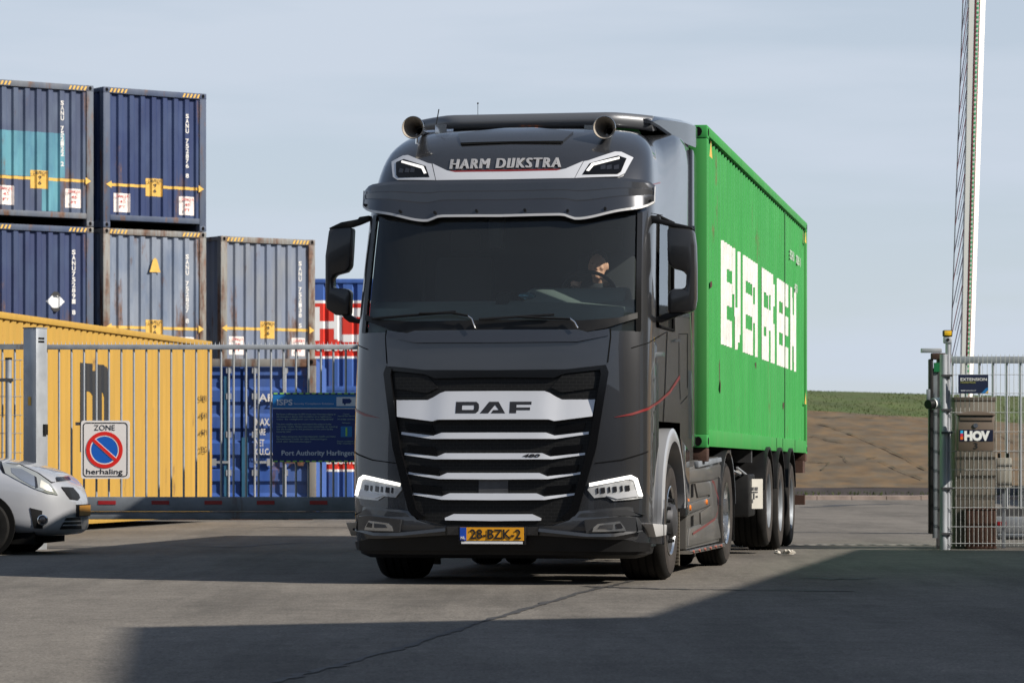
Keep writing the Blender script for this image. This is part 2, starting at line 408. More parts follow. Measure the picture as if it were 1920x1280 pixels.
M['dark_glass'] = mat('tinted_glass', (0.012, 0.015, 0.016), 0.05, coat=1.0)
M['rust'] = mat('rusty_steel', (0.065, 0.030, 0.020), 0.9, var=0.45, vscale=7, bump=0.3)
def cmat(name, col, fade, rust=0.15, fadeamt=0.6, var=0.16):
    return mat(name, col, 0.62, var=var, vscale=3.0, vstretch=(2.5, 2.5, 0.3), rust=rust, fade=fade, fadeamt=fadeamt, rscale=3.2, spec=0.3)

# ------------------------------------------------------------------ setting
mb = MB(); mb.add([(-1500, -300, 0), (1500, -300, 0), (1500, 3500, 0), (-1500, 3500, 0)], [(0, 1, 2, 3)])
setting(mb.build('ground', M['asphalt']))
def strip(name, pts, w, material, z=0.004):
    m = MB(); vs = []; fs = []
    for i, p in enumerate(pts):
        a = Vector(pts[max(i-1, 0)]); b = Vector(pts[min(i+1, len(pts)-1)]); d = (b-a).normalized(); n = Vector((-d.y, d.x))
        ww = w*(0.55+0.9*rnd.random()); p = Vector(p)+n*(rnd.random()-0.5)*w*0.8
        vs += [(*(p-n*ww/2), z), (*(p+n*ww/2), z)]
    for i in range(len(pts)-1): fs.append((2*i, 2*i+2, 2*i+3, 2*i+1))
    m.add(vs, fs); return setting(m.build(name, material))
def gpt(u, v):
    Y = CH*FP/(v-V0); return (UX(u, Y), Y)
def dense(pts, k=14):
    out = []
    for (a, b) in zip(pts[:-1], pts[1:]):
        for i in range(k):
            t = i/k; out.append((a[0]+(b[0]-a[0])*t, a[1]+(b[1]-a[1])*t))
    return out+[pts[-1]]
strip('road_seam', dense([gpt(1190, 1088), gpt(1100, 1108), gpt(1000, 1137), gpt(880, 1172), gpt(760, 1212), gpt(640, 1246), gpt(500, 1281), gpt(380, 1310)]), 0.055, M['seam'])
strip('road_seam', dense([gpt(1090, 1099), gpt(1240, 1104), gpt(1400, 1106), gpt(1600, 1108)]), 0.10, M['seam'])
strip('road_seam', dense([gpt(330, 1022), gpt(430, 1026), gpt(540, 1018), gpt(650, 1016)]), 0.14, M['seam'])
strip('road_seam', dense([gpt(1520, 1082), gpt(1570, 1086), gpt(1640, 1084)]), 0.16, M['seam'])
strip('road_seam', dense([gpt(1500, 951), gpt(1600, 946), gpt(1700, 944)], 6), 0.5, M['seam'])
m = MB(); m.box(3.0, 5.4, 39.75, 40.0, 0.0, 0.012); setting(m.build('gate_threshold', M['concrete']))

# dike beyond the yard: stone facing below, grass above
def dike_profile(X):
    k = max(-0.4, min(1.6, (X-8.8)/7.0))
    zb = 2.52-0.42*k; zc = 3.27-0.18*k
    return [(88.6, 0.30), (89.6, 0.50), (94, 1.42), (100, zb), (101.5, zb+0.18), (106, zc-0.04), (107.5, zc), (110, zc), (122, 0)]
Xs = [-90, -60, -40, -25, -12, -4]+[i*0.7 for i in range(0, 36)]+[28, 34, 45, 70, 110]
def dike_part(name, i0, i1, material, jit):
    m = MB(); vs = []; fs = []
    for X in Xs:
        pr = dike_profile(X)[i0:i1+1]
        for (y, z) in pr: vs.append((X, y+X*0.02, z+rnd.uniform(-jit, jit)))
    n = i1-i0+1
    for i in range(len(Xs)-1):
        for k in range(n-1): fs.append((i*n+k, (i+1)*n+k, (i+1)*n+k+1, i*n+k+1))
    m.add(vs, fs); return setting(m.build(name, material, smooth=60))
def stone_mat():
    m = mat('dike_stone', (0.108, 0.082, 0.052), 0.95, var=0.40, vscale=1.3, fade=(0.150, 0.088, 0.034), fadeamt=0.7, bump=0.45, bscale=3.5)
    return m
M['stone'] = stone_mat()
M['grass_soil'] = mat('dike_grass', (0.056, 0.086, 0.015), 0.95, var=0.3, vscale=0.5, fade=(0.088, 0.086, 0.028), fadeamt=0.5)
M['blade'] = mat('grass_blades', (0.056, 0.080, 0.015), 0.9, var=0.4, vscale=0.8)
M['wet'] = mat('wet_stone', (0.040, 0.032, 0.030), 0.8, var=0.4, vscale=1.5)
dike_part('dike_slope', 0, 3, M['stone'], 0.012)
dike_part('dike_bank', 3, 8, M['grass_soil'], 0.02)
m = MB(); vs = []; fs = []
for X in Xs:
    for (y, z) in ((88.0, 0.02), (88.15, 0.14), (88.6, 0.30)): vs.append((X, y+X*0.02, z))
for i in range(len(Xs)-1):
    for k in range(2): fs.append((i*3+k, (i+1)*3+k, (i+1)*3+k+1, i*3+k+1))
m.add(vs, fs); setting(m.build('dike_toe', M['wet']))
m = MB()
for i in range(60):
    x = -20+i*0.9; m.box(x, x+0.88, 86.6+x*0.02, 88.0+x*0.02, 0, 0.10+rnd.uniform(0, 0.012))
setting(m.build('kerb', M['kerb']))
# joints and cracks that run across the stone facing
m = MB()
def dike_z(X, y):
    pr = dike_profile(X)
    for (a, b) in zip(pr[:-1], pr[1:]):
        if a[0] <= y <= b[0]: return a[1]+(b[1]-a[1])*(y-a[0])/(b[0]-a[0])
    return 0
def dike_hit(u, v):
    lo, hi = 86.0, 112.0
    y = lo
    while y < hi:
        p = PT(u, v, y)
        if p.z < dike_z(p.x, y-p.x*0.02): return p
        y += 0.05
    return PT(u, v, hi)
for path, w in (([(1535, 795), (1575, 808), (1620, 825), (1660, 842), (1700, 862), (1735, 882)], 0.10), ([(1517, 820), (1532, 818), (1556, 828), (1596, 833)], 0.09),
             ([(1565, 852), (1580, 857), (1588, 868)], 0.14), ([(1515, 866), (1555, 869), (1540, 883)], 0.07), ([(1628, 861), (1645, 858)], 0.06), ([(1530, 785), (1578, 783), (1640, 784)], 0.05),
             ([(1650, 866), (1690, 885), (1730, 900)], 0.05), ([(1868, 812), (1900, 830), (1925, 845)], 0.08)):
    pp = [dike_hit(*p) for p in path]; vs = []; fs = []
    pts = []
    for a, b in zip(pp[:-1], pp[1:]):
        for k in range(5): pts.append(a.lerp(b, k/5))
    pts.append(pp[-1])
    for i, p in enumerate(pts):
        ww = w*0.40*(0.2+rnd.random()*1.2); y = p.y-p.x*0.02
        for s in (-1, 1):
            yy = y+s*ww*1.2; vs.append((p.x+rnd.uniform(-0.04, 0.04), yy+p.x*0.02, dike_z(p.x, yy)+0.035))
    for i in range(len(pts)-1): fs.append((2*i, 2*i+2, 2*i+3, 2*i+1))
    m.add(vs, fs)
setting(m.build('dike_joints', mat('dark_joint', (0.060, 0.052, 0.026), 0.95, var=0.6, vscale=2)))
m = MB(); vs = []; fs = []
def blade(x, y, z, h, w):
    dx, dy = rnd.uniform(-0.5, 0.5)*h, rnd.uniform(-0.5, 0.2)*h; n = len(vs); a = rnd.uniform(-0.6, 0.6)
    vs.extend([(x-w*math.cos(a), y-w*math.sin(a), z-0.03), (x+w*math.cos(a), y+w*math.sin(a), z-0.03), (x+dx, y+dy, z+h)]); fs.append((n, n+1, n+2))
for i in range(4500):
    X = rnd.uniform(6.5, 19); y = 99.7+9.5*rnd.random(); blade(X, y+X*0.02, dike_z(X, y), rnd.uniform(0.015, 0.045), 0.022)
for i in range(1600):
    X = rnd.uniform(6.5, 19); y = 88.1+0.5*rnd.random(); blade(X, y+X*0.02, dike_z(X, y) if y > 88.6 else 0.1, rnd.uniform(0.04, 0.14), 0.03)
m.add(vs, fs); setting(m.build('grass', M['blade']), 'stuff')

# warehouses, unseen: first two throw the yard shadows, last two are added for reflections
M['brick_tan'] = mat('tan_cladding', (0.36, 0.25, 0.14), 0.8, var=0.2, vscale=0.8)
M['clad_grey'] = mat('grey_cladding', (0.10, 0.11, 0.12), 0.7, var=0.15, vscale=0.8)
M['roof_edge'] = mat('roof_edge', (0.05, 0.05, 0.055), 0.6)
def warehouse(label, base, h, wall_mat, faces):
    t = thing('warehouse', label, 'warehouse')
    m = MB(); m.prism(base, (0, h), 'z'); m.build('wall', wall_mat, t)
    m = MB(); cx = sum(p[0] for p in base)/len(base); cy = sum(p[1] for p in base)/len(base)
    m.prism([(cx+(x-cx)*1.005, cy+(y-cy)*1.005) for x, y in base], (h+0.003, h+0.25), 'z'); m.build('roof', M['roof_edge'], t)
    for (p, q, items) in faces:
        p, q = Vector((*p, 0)), Vector((*q, 0)); d = (q-p).normalized(); n = Vector((d.y, -d.x, 0))
        for (kind, a, b, z0, z1) in items:
            mm = Matrix(((d.x, n.x, 0, p.x), (d.y, n.y, 0, p.y), (0, 0, 1, 0), (0, 0, 0, 1)))
            m = MB(); m.box(a, b, -0.02, 0.06, z0, z1, mm); f = m.build(kind, M['galv_dark'], t)
            m = MB(); m.box(a+0.08, b-0.08, 0.061, 0.075, z0+0.08, z1-0.08, mm); m.build('pane' if kind == 'window' else 'leaf', M['dark_glass'] if kind == 'window' else M['white'], f)
    return t
warehouse('tan clad warehouse with dark roof edge beside the yard on the right', [(8.82, 14.2), (12.42, 33.7), (30, 30.5), (26.2, 11.0)], 6.36, M['brick_tan'],
          [((12.42, 33.7), (8.82, 14.2), [('window', 1, 3, 2.2, 3.6), ('window', 4, 5.5, 2.2, 3.6), ('loading_door', 6.5, 9.5, 0.02, 4.2), ('window', 11, 13, 2.2, 3.6)])])
warehouse('taller grey clad warehouse block nearer the camera on the right', [(10.16, 14.1), (11.26, 3.0), (26, 6), (24, 20.0)], 9.4, M['clad_grey'],
          [((10.16, 14.1), (11.26, 3.0), [('window', 1, 3, 2.2, 3.6), ('window', 4, 6, 2.2, 3.6), ('window', 7.5, 9.5, 2.2, 3.6)])])
warehouse('unseen long dark warehouse added behind the camera for the truck front to mirror', [(-45, -13), (-45, -40), (22, -40), (22, -13)], 9.5, M['clad_grey'],  # unseen block added to keep reflections in the truck front dark
          [((22, -13), (-45, -13), [('window', 4+i*7, 7+i*7, 2.0, 3.6) for i in range(9)]+[('loading_door', 8.2+i*14, 10.4+i*14, 0.02, 4.4) for i in range(4)])])  # white doors put in as bright streaks for the cab corners to mirror
warehouse('unseen low tan warehouse added beyond the right fence for the cab side to mirror', [(17.6, 57), (18.8, 86), (60, 86), (60, 57)], 5.1, M['brick_tan'],  # unseen, added in the reflection path of the cab side
          [((18.8, 86), (17.6, 57), [('window', 2, 4, 1.6, 3.4), ('loading_door', 7, 11, 0.02, 4.0), ('window', 14, 16, 1.6, 3.4), ('loading_door', 19, 23, 0.02, 4.0), ('window', 25, 27, 1.6, 3.4)])])

# ------------------------------------------------------------------ shipping containers
def profile(x0, x1, period, dp, phase=0.0, fo=0.36, sl=0.14):
    fi = 1-fo-2*sl; pts = []
    k = math.floor((x0-phase)/period)-1
    while True:
        b = phase+k*period
        for fr, d in ((0, 0), (fo, 0), (fo+sl, dp), (fo+sl+fi, dp)): pts.append((b+fr*period, d))
        k += 1
        if b > x1+period: break
    def depth(x):
        for (a, b) in zip(pts[:-1], pts[1:]):
            if a[0] <= x <= b[0]: return a[1]+(b[1]-a[1])*(x-a[0])/max(b[0]-a[0], 1e-9)
        return 0
    return [(x0, depth(x0))]+[p for p in pts if x0 < p[0] < x1]+[(x1, depth(x1))], depth
def corr_wall(prof, mapf, z0, z1):
    m = MB(); vs = []; fs = []
    for (x, d) in prof: vs += [mapf(x, d, z0), mapf(x, d, z1)]
    for i in range(len(prof)-1): fs.append((2*i, 2*i+2, 2*i+3, 2*i+1))
    m.add(vs, fs); return m
def corr_decal(name, prof, mapf, ivf, material, parent, x0=-1e9, x1=1e9, off=0.004, step=0.06):
    """paint on a corrugated wall: follows every facet of the wall"""
    m = MB()
    for (a, b) in zip(prof[:-1], prof[1:]):
        lo, hi = max(a[0], x0), min(b[0], x1)
        if hi-lo < 1e-4: continue
        n = max(1, int(math.ceil((hi-lo)/step)))
        for i in range(n):
            xa, xb = lo+(hi-lo)*i/n, lo+(hi-lo)*(i+1)/n; w = max(b[0]-a[0], 1e-9)
            da = a[1]+(b[1]-a[1])*(xa-a[0])/w; db = a[1]+(b[1]-a[1])*(xb-a[0])/w
            for (z0, z1) in ivf((xa+xb)/2):
                m.add([mapf(xa, da-off, z0), mapf(xb, db-off, z0), mapf(xb, db-off, z1), mapf(xa, da-off, z1)], [(0, 1, 2, 3)])
    return m.build(name, material, parent) if m.v else None
def rects(*rs): return lambda x: [(z0, z1) for (a0, a1, z0, z1) in rs if a0 <= x <= a1]

def container(name, label, loc, rot, w=2.438, H=2.896, Ln=12.19, body=None, frame=None, group=None, cast=None, end='corrugated', end_period=0.262, side_period=0.28, side_phase=0.05, dp=0.045, side_fo=0.36):
    t = thing(name, label, 'shipping container', loc, rot, group); frame = frame or body; cast = cast or frame
    h2 = w/2; P = 0.16
    info = {'t': t, 'h2': w/2}
    fm = lambda a, d, z: Vector((a, 0.03+d, z))
    pf, dfn = profile(-h2+P, h2-P, end_period, dp, -h2+P-0.05)
    info['front'] = (pf, fm, dfn)
    if end == 'corrugated': corr_wall(pf, fm, 0.27, H-0.13).build('front_wall', body, t)
    ps, dsn = profile(P, Ln-P, side_period, 0.036, side_phase, fo=side_fo)
    for sgn in (1, -1):
        sm = (lambda a, d, z, sgn=sgn: Vector((sgn*(h2-0.03-d), a, z)))
        corr_wall(ps, sm, 0.165, H-0.09).build('side_wall', body, t)
        if sgn == 1: info['side'] = (ps, sm, dsn)
        m = MB(); m.box(min(sgn*h2, sgn*(h2-0.075)), max(sgn*h2, sgn*(h2-0.075)), 0.178, Ln-0.178, H-0.088, H-0.002); m.build('top_rail', frame, t, bevel=0.006)
        m = MB(); m.box(min(sgn*(h2-0.004), sgn*(h2-0.055)), max(sgn*(h2-0.004), sgn*(h2-0.055)), 0.178, Ln-0.178, 0.012, 0.163); m.build('bottom_rail', frame, t, bevel=0.004)
        for yy in (0, Ln):
            a, b = (0, P) if yy == 0 else (Ln-P, Ln)
            m = MB(); m.box(min(sgn*(h2-0.002), sgn*(h2-P)), max(sgn*(h2-0.002), sgn*(h2-P)), a+0.002, b-0.002, 0.117, H-0.117); m.build('corner_post', frame, t, bevel=0.008)
            a, b = (-0.003, 0.178) if yy == 0 else (Ln-0.178, Ln+0.003)
            for z0 in (0, H-0.118):
                m = MB(); m.box(min(sgn*h2, sgn*(h2-0.162)), max(sgn*h2, sgn*(h2-0.162)), a, b, z0, z0+0.118); c = m.build('corner_casting', cast, t, bevel=0.01)
                if yy == 0:
                    m = MB(); m.prism([(sgn*(h2-0.081)+0.034*math.cos(k*math.pi/6), z0+0.059+0.042*math.sin(k*math.pi/6)) for k in range(12)], (-0.006, 0.001), 'y'); m.build('hole', M['matte_black'], c)
                if sgn == 1:
                    m = MB(); cy = (a+b)/2; m.prism([(cy+0.045*math.cos(k*math.pi/6), z0+0.059+0.034*math.sin(k*math.pi/6)) for k in range(12)], (h2-0.002, h2+0.003), 'x'); m.build('hole', M['matte_black'], c)
    m = MB(); m.box(-h2+0.02, h2-0.02, 0.05, Ln-0.05, H-0.03, H-0.012); m.build('roof', body, t)
    m = MB(); m.box(-h2+0.06, h2-0.06, 0.12, Ln-0.08, 0.15, 0.20); m.build('floor', M['matte_black'], t)
    m = MB(); m.box(-h2+0.162, h2-0.162, 0.0, 0.08, H-0.125, H-0.004); m.build('header', frame, t, bevel=0.006)
    m = MB(); m.box(-h2+0.162, h2-0.162, 0.0, 0.10, 0.155, 0.268); m.build('sill', frame, t, bevel=0.006)
    m = MB(); m.box(-h2+P, h2-P, Ln-0.09, Ln-0.04, 0.02, H-0.1); m.build('rear_door', body, t)
    return info

def hazard(info, w, H, mat_y):
    t = info['t']
    for sgn in (-1, 1):
        m = MB()
        for k in range(5):
            x = sgn*(w/2-0.36)+(k-2.2)*0.085
            m.add([(x-0.028, -0.004, H-0.105), (x+0.014, -0.004, H-0.105), (x+0.052, -0.004, H-0.025), (x+0.010, -0.004, H-0.025)], [(0, 1, 2, 3)])
        m.build('hazard_stripes', mat_y, t)
def stacked_text(info, s, a, ztop, ch, step, name='serial_lettering'):
    pf, fm, dfn = info['front']; m = MB(); h2 = info['h2']; b0 = -h2+0.11+0.18*0.262; a = b0+round((a-b0)/0.262)*0.262; ch *= 0.9
    for i, c in enumerate(s):
        if c == ' ': continue
        p = fm(a, dfn(a)-0.004, ztop-i*step-ch); lettering_mb(m, c, p, (1, 0, 0), (0, 0, 1), ch, width=ch*0.85, bold=0.03, align='c')
    m.build(name, M['offwhite'], info['t'])
def caution(info, za=0.89, half=1.17, squares=True):
    pf, fm, dfn = info['front']; t = info['t']
    corr_decal('arrow_line', pf, fm, rects((-half+0.1, -0.2, za-0.03, za+0.03)), M['yellow'], t); corr_decal('arrow_line', pf, fm, rects((0.2, half-0.1, za-0.03, za+0.03)), M['yellow'], t)
    for s in (-1, 1):
        m = MB(); x = s*1.16; m.add([(x, -0.006, za), (x-s*0.13, -0.006, za-0.075), (x-s*0.13, -0.006, za+0.075)], [(0, 1, 2)]); m.build('arrow_head', M['yellow'], t)
    corr_decal('caution_label', pf, fm, rects((-0.19, 0.19, za-0.2, za+0.17)), M['yellow'], t, -0.19, 0.19, off=0.005)
    m = MB()
    for k, (tx, hh) in enumerate((('CAUTION', 0.06), ('9', 0.08), ('6', 0.08))):
        p = fm(0.0, -0.012, za+0.09-k*0.105); lettering_mb(m, tx, p, (1, 0, 0), (0, 0, 1), hh, width=0.33 if k == 0 else 0.07, bold=0.01, align='c')
    m.build('caution_text', M['ink'], t)
    if squares:
        for (a0, a1) in ((-0.94, -0.58), (0.6, 0.957)):
            corr_decal('warning_label', pf, fm, rects((a0, a1, za-0.56, za-0.17)), M['sticker'], t, a0, a1, off=0.005)
            m = MB()
            for k, tx in enumerate(('DANGER', '45', 'FT')):
                p = fm((a0+a1)/2, -0.012, za-0.26-k*0.11); lettering_mb(m, tx, p, (1, 0, 0), (0, 0, 1), 0.06, width=0.28 if k == 0 else 0.14, bold=0.0, align='c')
            m.build('warning_text', M['red'], t)

M['c_navy'] = cmat('navy_container_paint', (0.020, 0.036, 0.110), (0.050, 0.080, 0.165), 0.10)
M['c_navy2'] = cmat('scuffed_navy_container_paint', (0.055, 0.072, 0.130), (0.115, 0.15, 0.21), 0.16)
M['c_deep'] = cmat('deep_blue_container_paint', (0.030, 0.043, 0.110), (0.05, 0.08, 0.15), 0.10)
M['c_slate'] = cmat('faded_slate_container_paint', (0.215, 0.245, 0.300), (0.10, 0.14, 0.22), 0.30, 0.8)
M['c_slate2'] = cmat('faded_blue_grey_container_paint', (0.165, 0.195, 0.265), (0.23, 0.24, 0.25), 0.22, 0.7)
M['c_frame'] = cmat('rusty_container_frame', (0.10, 0.12, 0.16), (0.20, 0.20, 0.19), 0.42, 0.5)
M['c_frame2'] = cmat('very_rusty_container_frame', (0.20, 0.205, 0.20), (0.28, 0.25, 0.21), 0.60, 0.6)
M['c_nframe'] = cmat('blue_container_frame', (0.055, 0.075, 0.13), (0.12, 0.14, 0.17), 0.30, 0.5)
M['c_rustcast'] = cmat('rusty_casting', (0.10, 0.07, 0.06), (0.16, 0.12, 0.10), 0.8, 0.5)
M['c_yellow'] = cmat('yellow_container_paint', (0.44, 0.262, 0.048), (0.40, 0.24, 0.052), 0.04, 0.4, 0.08)
M['c_green'] = cmat('green_container_paint', (0.032, 0.265, 0.055), (0.055, 0.30, 0.08), 0.07, 0.6, 0.10)
M['c_green_frame'] = cmat('green_container_frame', (0.036, 0.26, 0.055), (0.075, 0.26, 0.075), 0.08, 0.5, 0.1)
M['c_blue'] = cmat('blue_door_paint', (0.030, 0.085, 0.32), (0.10, 0.16, 0.34), 0.10, 0.5)
M['c_blue2'] = cmat('bright_blue_container_paint', (0.045, 0.11, 0.36), (0.08, 0.15, 0.38), 0.03, 0.4)
M['turq'] = cmat('turquoise_patch_paint', (0.105, 0.285, 0.345), (0.06, 0.17, 0.26), 0.06, 0.9)
M['c_red'] = cmat('red_band_paint', (0.66, 0.04, 0.025), (0.6, 0.05, 0.03), 0.0, 0.3)

ROT = rad(35); G1 = 'containers in the rusty blue stack'
ux = Vector((math.cos(ROT), math.sin(ROT))); HH = 2.896; HS = HH+0.012
# column B is placed by its right front corner; A and C stand beside it
pB = Vector((UX(387, 70.5), 70.5))-ux*1.219
cols = {'A': pB-ux*2.66, 'B': pB, 'C': pB+ux*2.66+Vector((0.0, 0.9))}
def stackbox(c, lev, label, body, frame, w=2.438, cast=None):
    p = cols[c]; return container('shipping_container', label, (p.x, p.y, lev*HS), ROT, w=w, body=body, frame=frame, group=G1, cast=cast)
i = stackbox('A', 0, 'blue container at ground level below the darkest navy one, hidden by the yellow container', M['c_navy2'], M['c_frame'])
i = stackbox('B', 0, 'rusty container at ground level below the grey one with the yellow bell mark', M['c_slate2'], M['c_frame2'])
i = stackbox('C', 0, 'grey blue container at ground level behind the blue container doors', M['c_slate2'], M['c_frame2'])
i = stackbox('A', 1, 'dark navy container with white serial column and white diamond label', M['c_deep'], M['c_nframe'], cast=M['c_frame2']); hazard(i, 2.438, HH, M['yellow']); stacked_text(i, 'SANU752891 8', 0.80, 2.42, 0.105, 0.112)
pf, fm, dfn = i['front']
corr_decal('diamond_label', pf, fm, lambda x: [(1.35-(0.2-abs(x-0.36)), 1.35+(0.2-abs(x-0.36)))] if abs(x-0.36) < 0.2 else [], M['white'], i['t'], 0.16, 0.56, off=0.005, step=0.03)
for zz in (1.47, 1.16):
    m = MB(); m.add([(0.24, 0.018, zz), (0.48, 0.018, zz), (0.40, 0.018, zz+0.08), (0.32, 0.018, zz+0.08)] if zz > 1.3 else [(0.24, 0.018, zz+0.06), (0.48, 0.018, zz+0.06), (0.40, 0.018, zz-0.02), (0.32, 0.018, zz-0.02)], [(0, 1, 2, 3)]); m.build('label_corner', M['ink'], i['t'])
i = stackbox('B', 1, 'grey faded rusty container with small yellow bell mark and long yellow arrow', M['c_slate'], M['c_frame2']); hazard(i, 2.438, HH, M['yellow']); stacked_text(i, 'SANU 752857 8', 0.80, 2.42, 0.105, 0.112)
caution(i, 0.86)
m = MB(); m.prism([(-0.13, 2.02), (0.13, 2.02), (0.10, 2.10), (0.05, 2.28), (0.0, 2.32), (-0.05, 2.28), (-0.10, 2.10)], (0.012, 0.02), 'y'); m.build('bell_mark', M['yellow'], i['t'])
i = stackbox('C', 1, 'faded blue grey container with yellow arrow, standing lowest beside the open sky', M['c_slate2'], M['c_frame2'], w=2.36); hazard(i, 2.36, HH, M['yellow']); stacked_text(i, 'SANU 752138 5', 0.74, 2.42, 0.105, 0.112); caution(i, 0.93, 1.12)
i = stackbox('A', 2, 'scuffed navy container with a big turquoise repaint patch, topmost at the left', M['c_navy2'], M['c_frame']); hazard(i, 2.438, HH, M['yellow']); stacked_text(i, 'SANU 752122 2', 0.64, 2.55, 0.10, 0.104)
pf, fm, dfn = i['front']; corr_decal('repaint_patch', pf, fm, rects((-1.14, 0.58, 0.97, 1.88), (0.09, 0.46, 0.28, 0.97)), M['turq'], i['t'], -1.14, 0.6, off=0.0025)
caution(i, 0.93)
i = stackbox('B', 2, 'clean navy container with yellow arrow and two pink labels, topmost beside the sky', M['c_navy'], M['c_nframe']); hazard(i, 2.438, HH, M['yellow']); stacked_text(i, 'SANU 752876 8', 0.74, 2.45, 0.10, 0.104); caution(i, 0.89)

# yellow container whose long side runs away from the gate
TH = rad(-9.24)
yax = Vector((math.sin(-TH), math.cos(TH)))
pe = Vector((UX(398, 55.5), 55.5)); p0 = pe-yax*12.19-Vector((math.cos(TH), math.sin(TH)))*1.219
i = container('shipping_container', 'yellow container standing on the ground behind the left gate', (p0.x, p0.y, 0.08), TH, body=M['c_yellow'], frame=M['c_yellow'], side_period=0.30, side_fo=0.52, cast=M['c_yellow'])
YF = Frame((p0.x, p0.y, 0.08), TH); ps, sm, dsn = i['side']
ya = YF.on_x(150, 700, 1.19).y; yb = YF.on_x(207, 700, 1.19).y
def m_iv(y):
    f = (y-ya)/(yb-ya)
    if f < 0 or f > 1: return []
    top = 2.33-(0.10 if .44 < f < .55 else 0)-(0.30*max(0, (f-.82)/.18)**2)
    if f < .24 or .44 <= f < .70 or f > .82: return [(1.05, top)]
    return [(1.93-(0.10*((f-.24)/.2)**2 if f < .44 else 0.16*((f-.70)/.12)**2), top)]
corr_decal('letter_mark', ps, sm, m_iv, M['ink'], i['t'], ya, yb, off=0.004, step=0.04)
m = MB()
for k in range(4): lettering_mb(m, ('SANU', '4541', '45P1', '22G')[k], (1.221, 11.4, 1.9-k*0.28), (0, 1, 0), (0, 0, 1), 0.10, width=0.4, bold=0.0)
m.build('small_lettering', M['ink'], i['t'])

# blue container standing door end forward behind the gate
YD = 57.0
t = thing('shipping_container', 'blue container with white lock rods and rusty door frame behind the gate', 'shipping container', (UX(453, YD), YD, 0.10), rad(1.5))
DH = 2.64; h2 = 1.262
for s in (-1, 1):
    m = MB(); m.box(min(s*h2, s*(h2-0.14)), max(s*h2, s*(h2-0.14)), 0, 0.16, 0.119, DH-0.119); m.build('corner_post', M['c_frame2'] if s > 0 else M['c_nframe'], t, bevel=0.01)
    for z0 in (0, DH-0.118):
        m = MB(); m.box(min(s*h2, s*(h2-0.162)), max(s*h2, s*(h2-0.162)), -0.003, 0.178, z0, z0+0.118); c = m.build('corner_casting', M['c_rustcast'], t, bevel=0.012)
        m = MB(); m.prism([(s*(h2-0.081)+0.034*math.cos(k*math.pi/6), z0+0.059+0.042*math.sin(k*math.pi/6)) for k in range(12)], (-0.007, 0.0), 'y'); m.build('hole', M['matte_black'], c)
    m = MB(); m.box(min(s*h2, s*(h2-0.04)), max(s*h2, s*(h2-0.04)), 0.18, 6.05, 0.02, DH-0.01); m.build('side_wall', M['c_blue2'], t)
m = MB(); m.box(-h2+0.163, h2-0.163, 0.0, 0.1, DH-0.14, DH-0.005); m.build('header', M['c_frame2'], t, bevel=0.008)
m = MB(); m.box(-h2+0.163, h2-0.163, 0.0, 0.1, 0.01, 0.16); m.build('sill', M['c_frame2'], t, bevel=0.008)
m = MB(); m.box(-h2+0.05, h2-0.05, 0.2, 6.05, 0.15, DH-0.02); m.build('body', M['c_blue2'], t)
for s in (-1, 1):
    m = MB(); a, b = (0.025, h2-0.15) if s > 0 else (-h2+0.15, -0.025)
    prof = [(0.17, 0.06)]
    z = 0.3
    for k in range(5):
        prof += [(z, 0.06), (z+0.06, 0.10), (z+0.20, 0.10), (z+0.26, 0.06)]; z += 0.45
    prof += [(DH-0.15, 0.06)]
    vs = []; fs = []
    for (z, d) in prof: vs += [(a, d, z), (b, d, z)]
    for k in range(len(prof)-1): fs.append((2*k, 2*k+1, 2*k+3, 2*k+2))
    m.add(vs, fs); dr = m.build('door', M['c_blue'], t)
    for xx in (0.22, 0.74):
        m = MB(); m.cyl((s*xx, 0.03, 0.06), (s*xx, 0.03, DH-0.06), 0.02, n=10)
        for z in (0.16, 0.7, 1.35, 2.0, DH-0.2): m.box(s*xx-0.045, s*xx+0.045, 0.02, 0.058, z-0.05, z+0.05)
        m.build('lock_rod', M['galv'], dr)
        m = MB(); m.box(min(s*xx, s*(xx+0.33)), max(s*xx, s*(xx+0.33)), 0.004, 0.022, 0.86, 0.90); m.box(s*(xx+0.26)-0.05, s*(xx+0.26)+0.05, 0.0, 0.05, 0.82, 0.94); m.build('handle', M['c_rustcast'] if xx > 0.5 else M['galv'], dr)
m = MB(); m.box(-0.3, -0.22, 0.03, 0.055, 0.3, DH-0.3); m.box(0.0, 0.1, 0.045, 0.058, 0.2, 1.3); m.build('door_gasket', mat('teal_gasket', (0.02, 0.11, 0.20), 0.6, var=0.2), t)
DF = Frame((UX(453, YD), YD, 0.10), rad(1.5))
for (tx, u, v, hh, ww) in (('APZU', 485, 752, 0.13, 0.52), ('MAX. GROSS', 479, 797, 0.12, 0.62), ('TARE', 479, 815, 0.11, 0.17), ('NET', 479, 836, 0.12, 0.15), ('CU.CAP.', 479, 852, 0.11, 0.36)):
    p = DF.on_y(u, v, 0.02); lettering('door_lettering', tx, M['offwhite'], t, (p.x, 0.02, p.z), (1, 0, 0), (0, 0, 1), hh, width=ww, bold=0.02)
m = MB(); m.box(-0.95, -0.87, 0.045, 0.058, 1.55, 1.72); m.build('label', mat('mint_label', (0.2, 0.5, 0.38), 0.6), t)
m = MB(); m.box(-0.98, -0.60, 0.045, 0.058, 1.40, 1.46); m.build('label', M['sticker'], t)
m = MB()
for x in (-1.0, 0.0, 1.0): m.box(x-0.2, x+0.2, 0.0, 6.0, -0.1, -0.001)
m.build('timber_support', M['rust'], t)

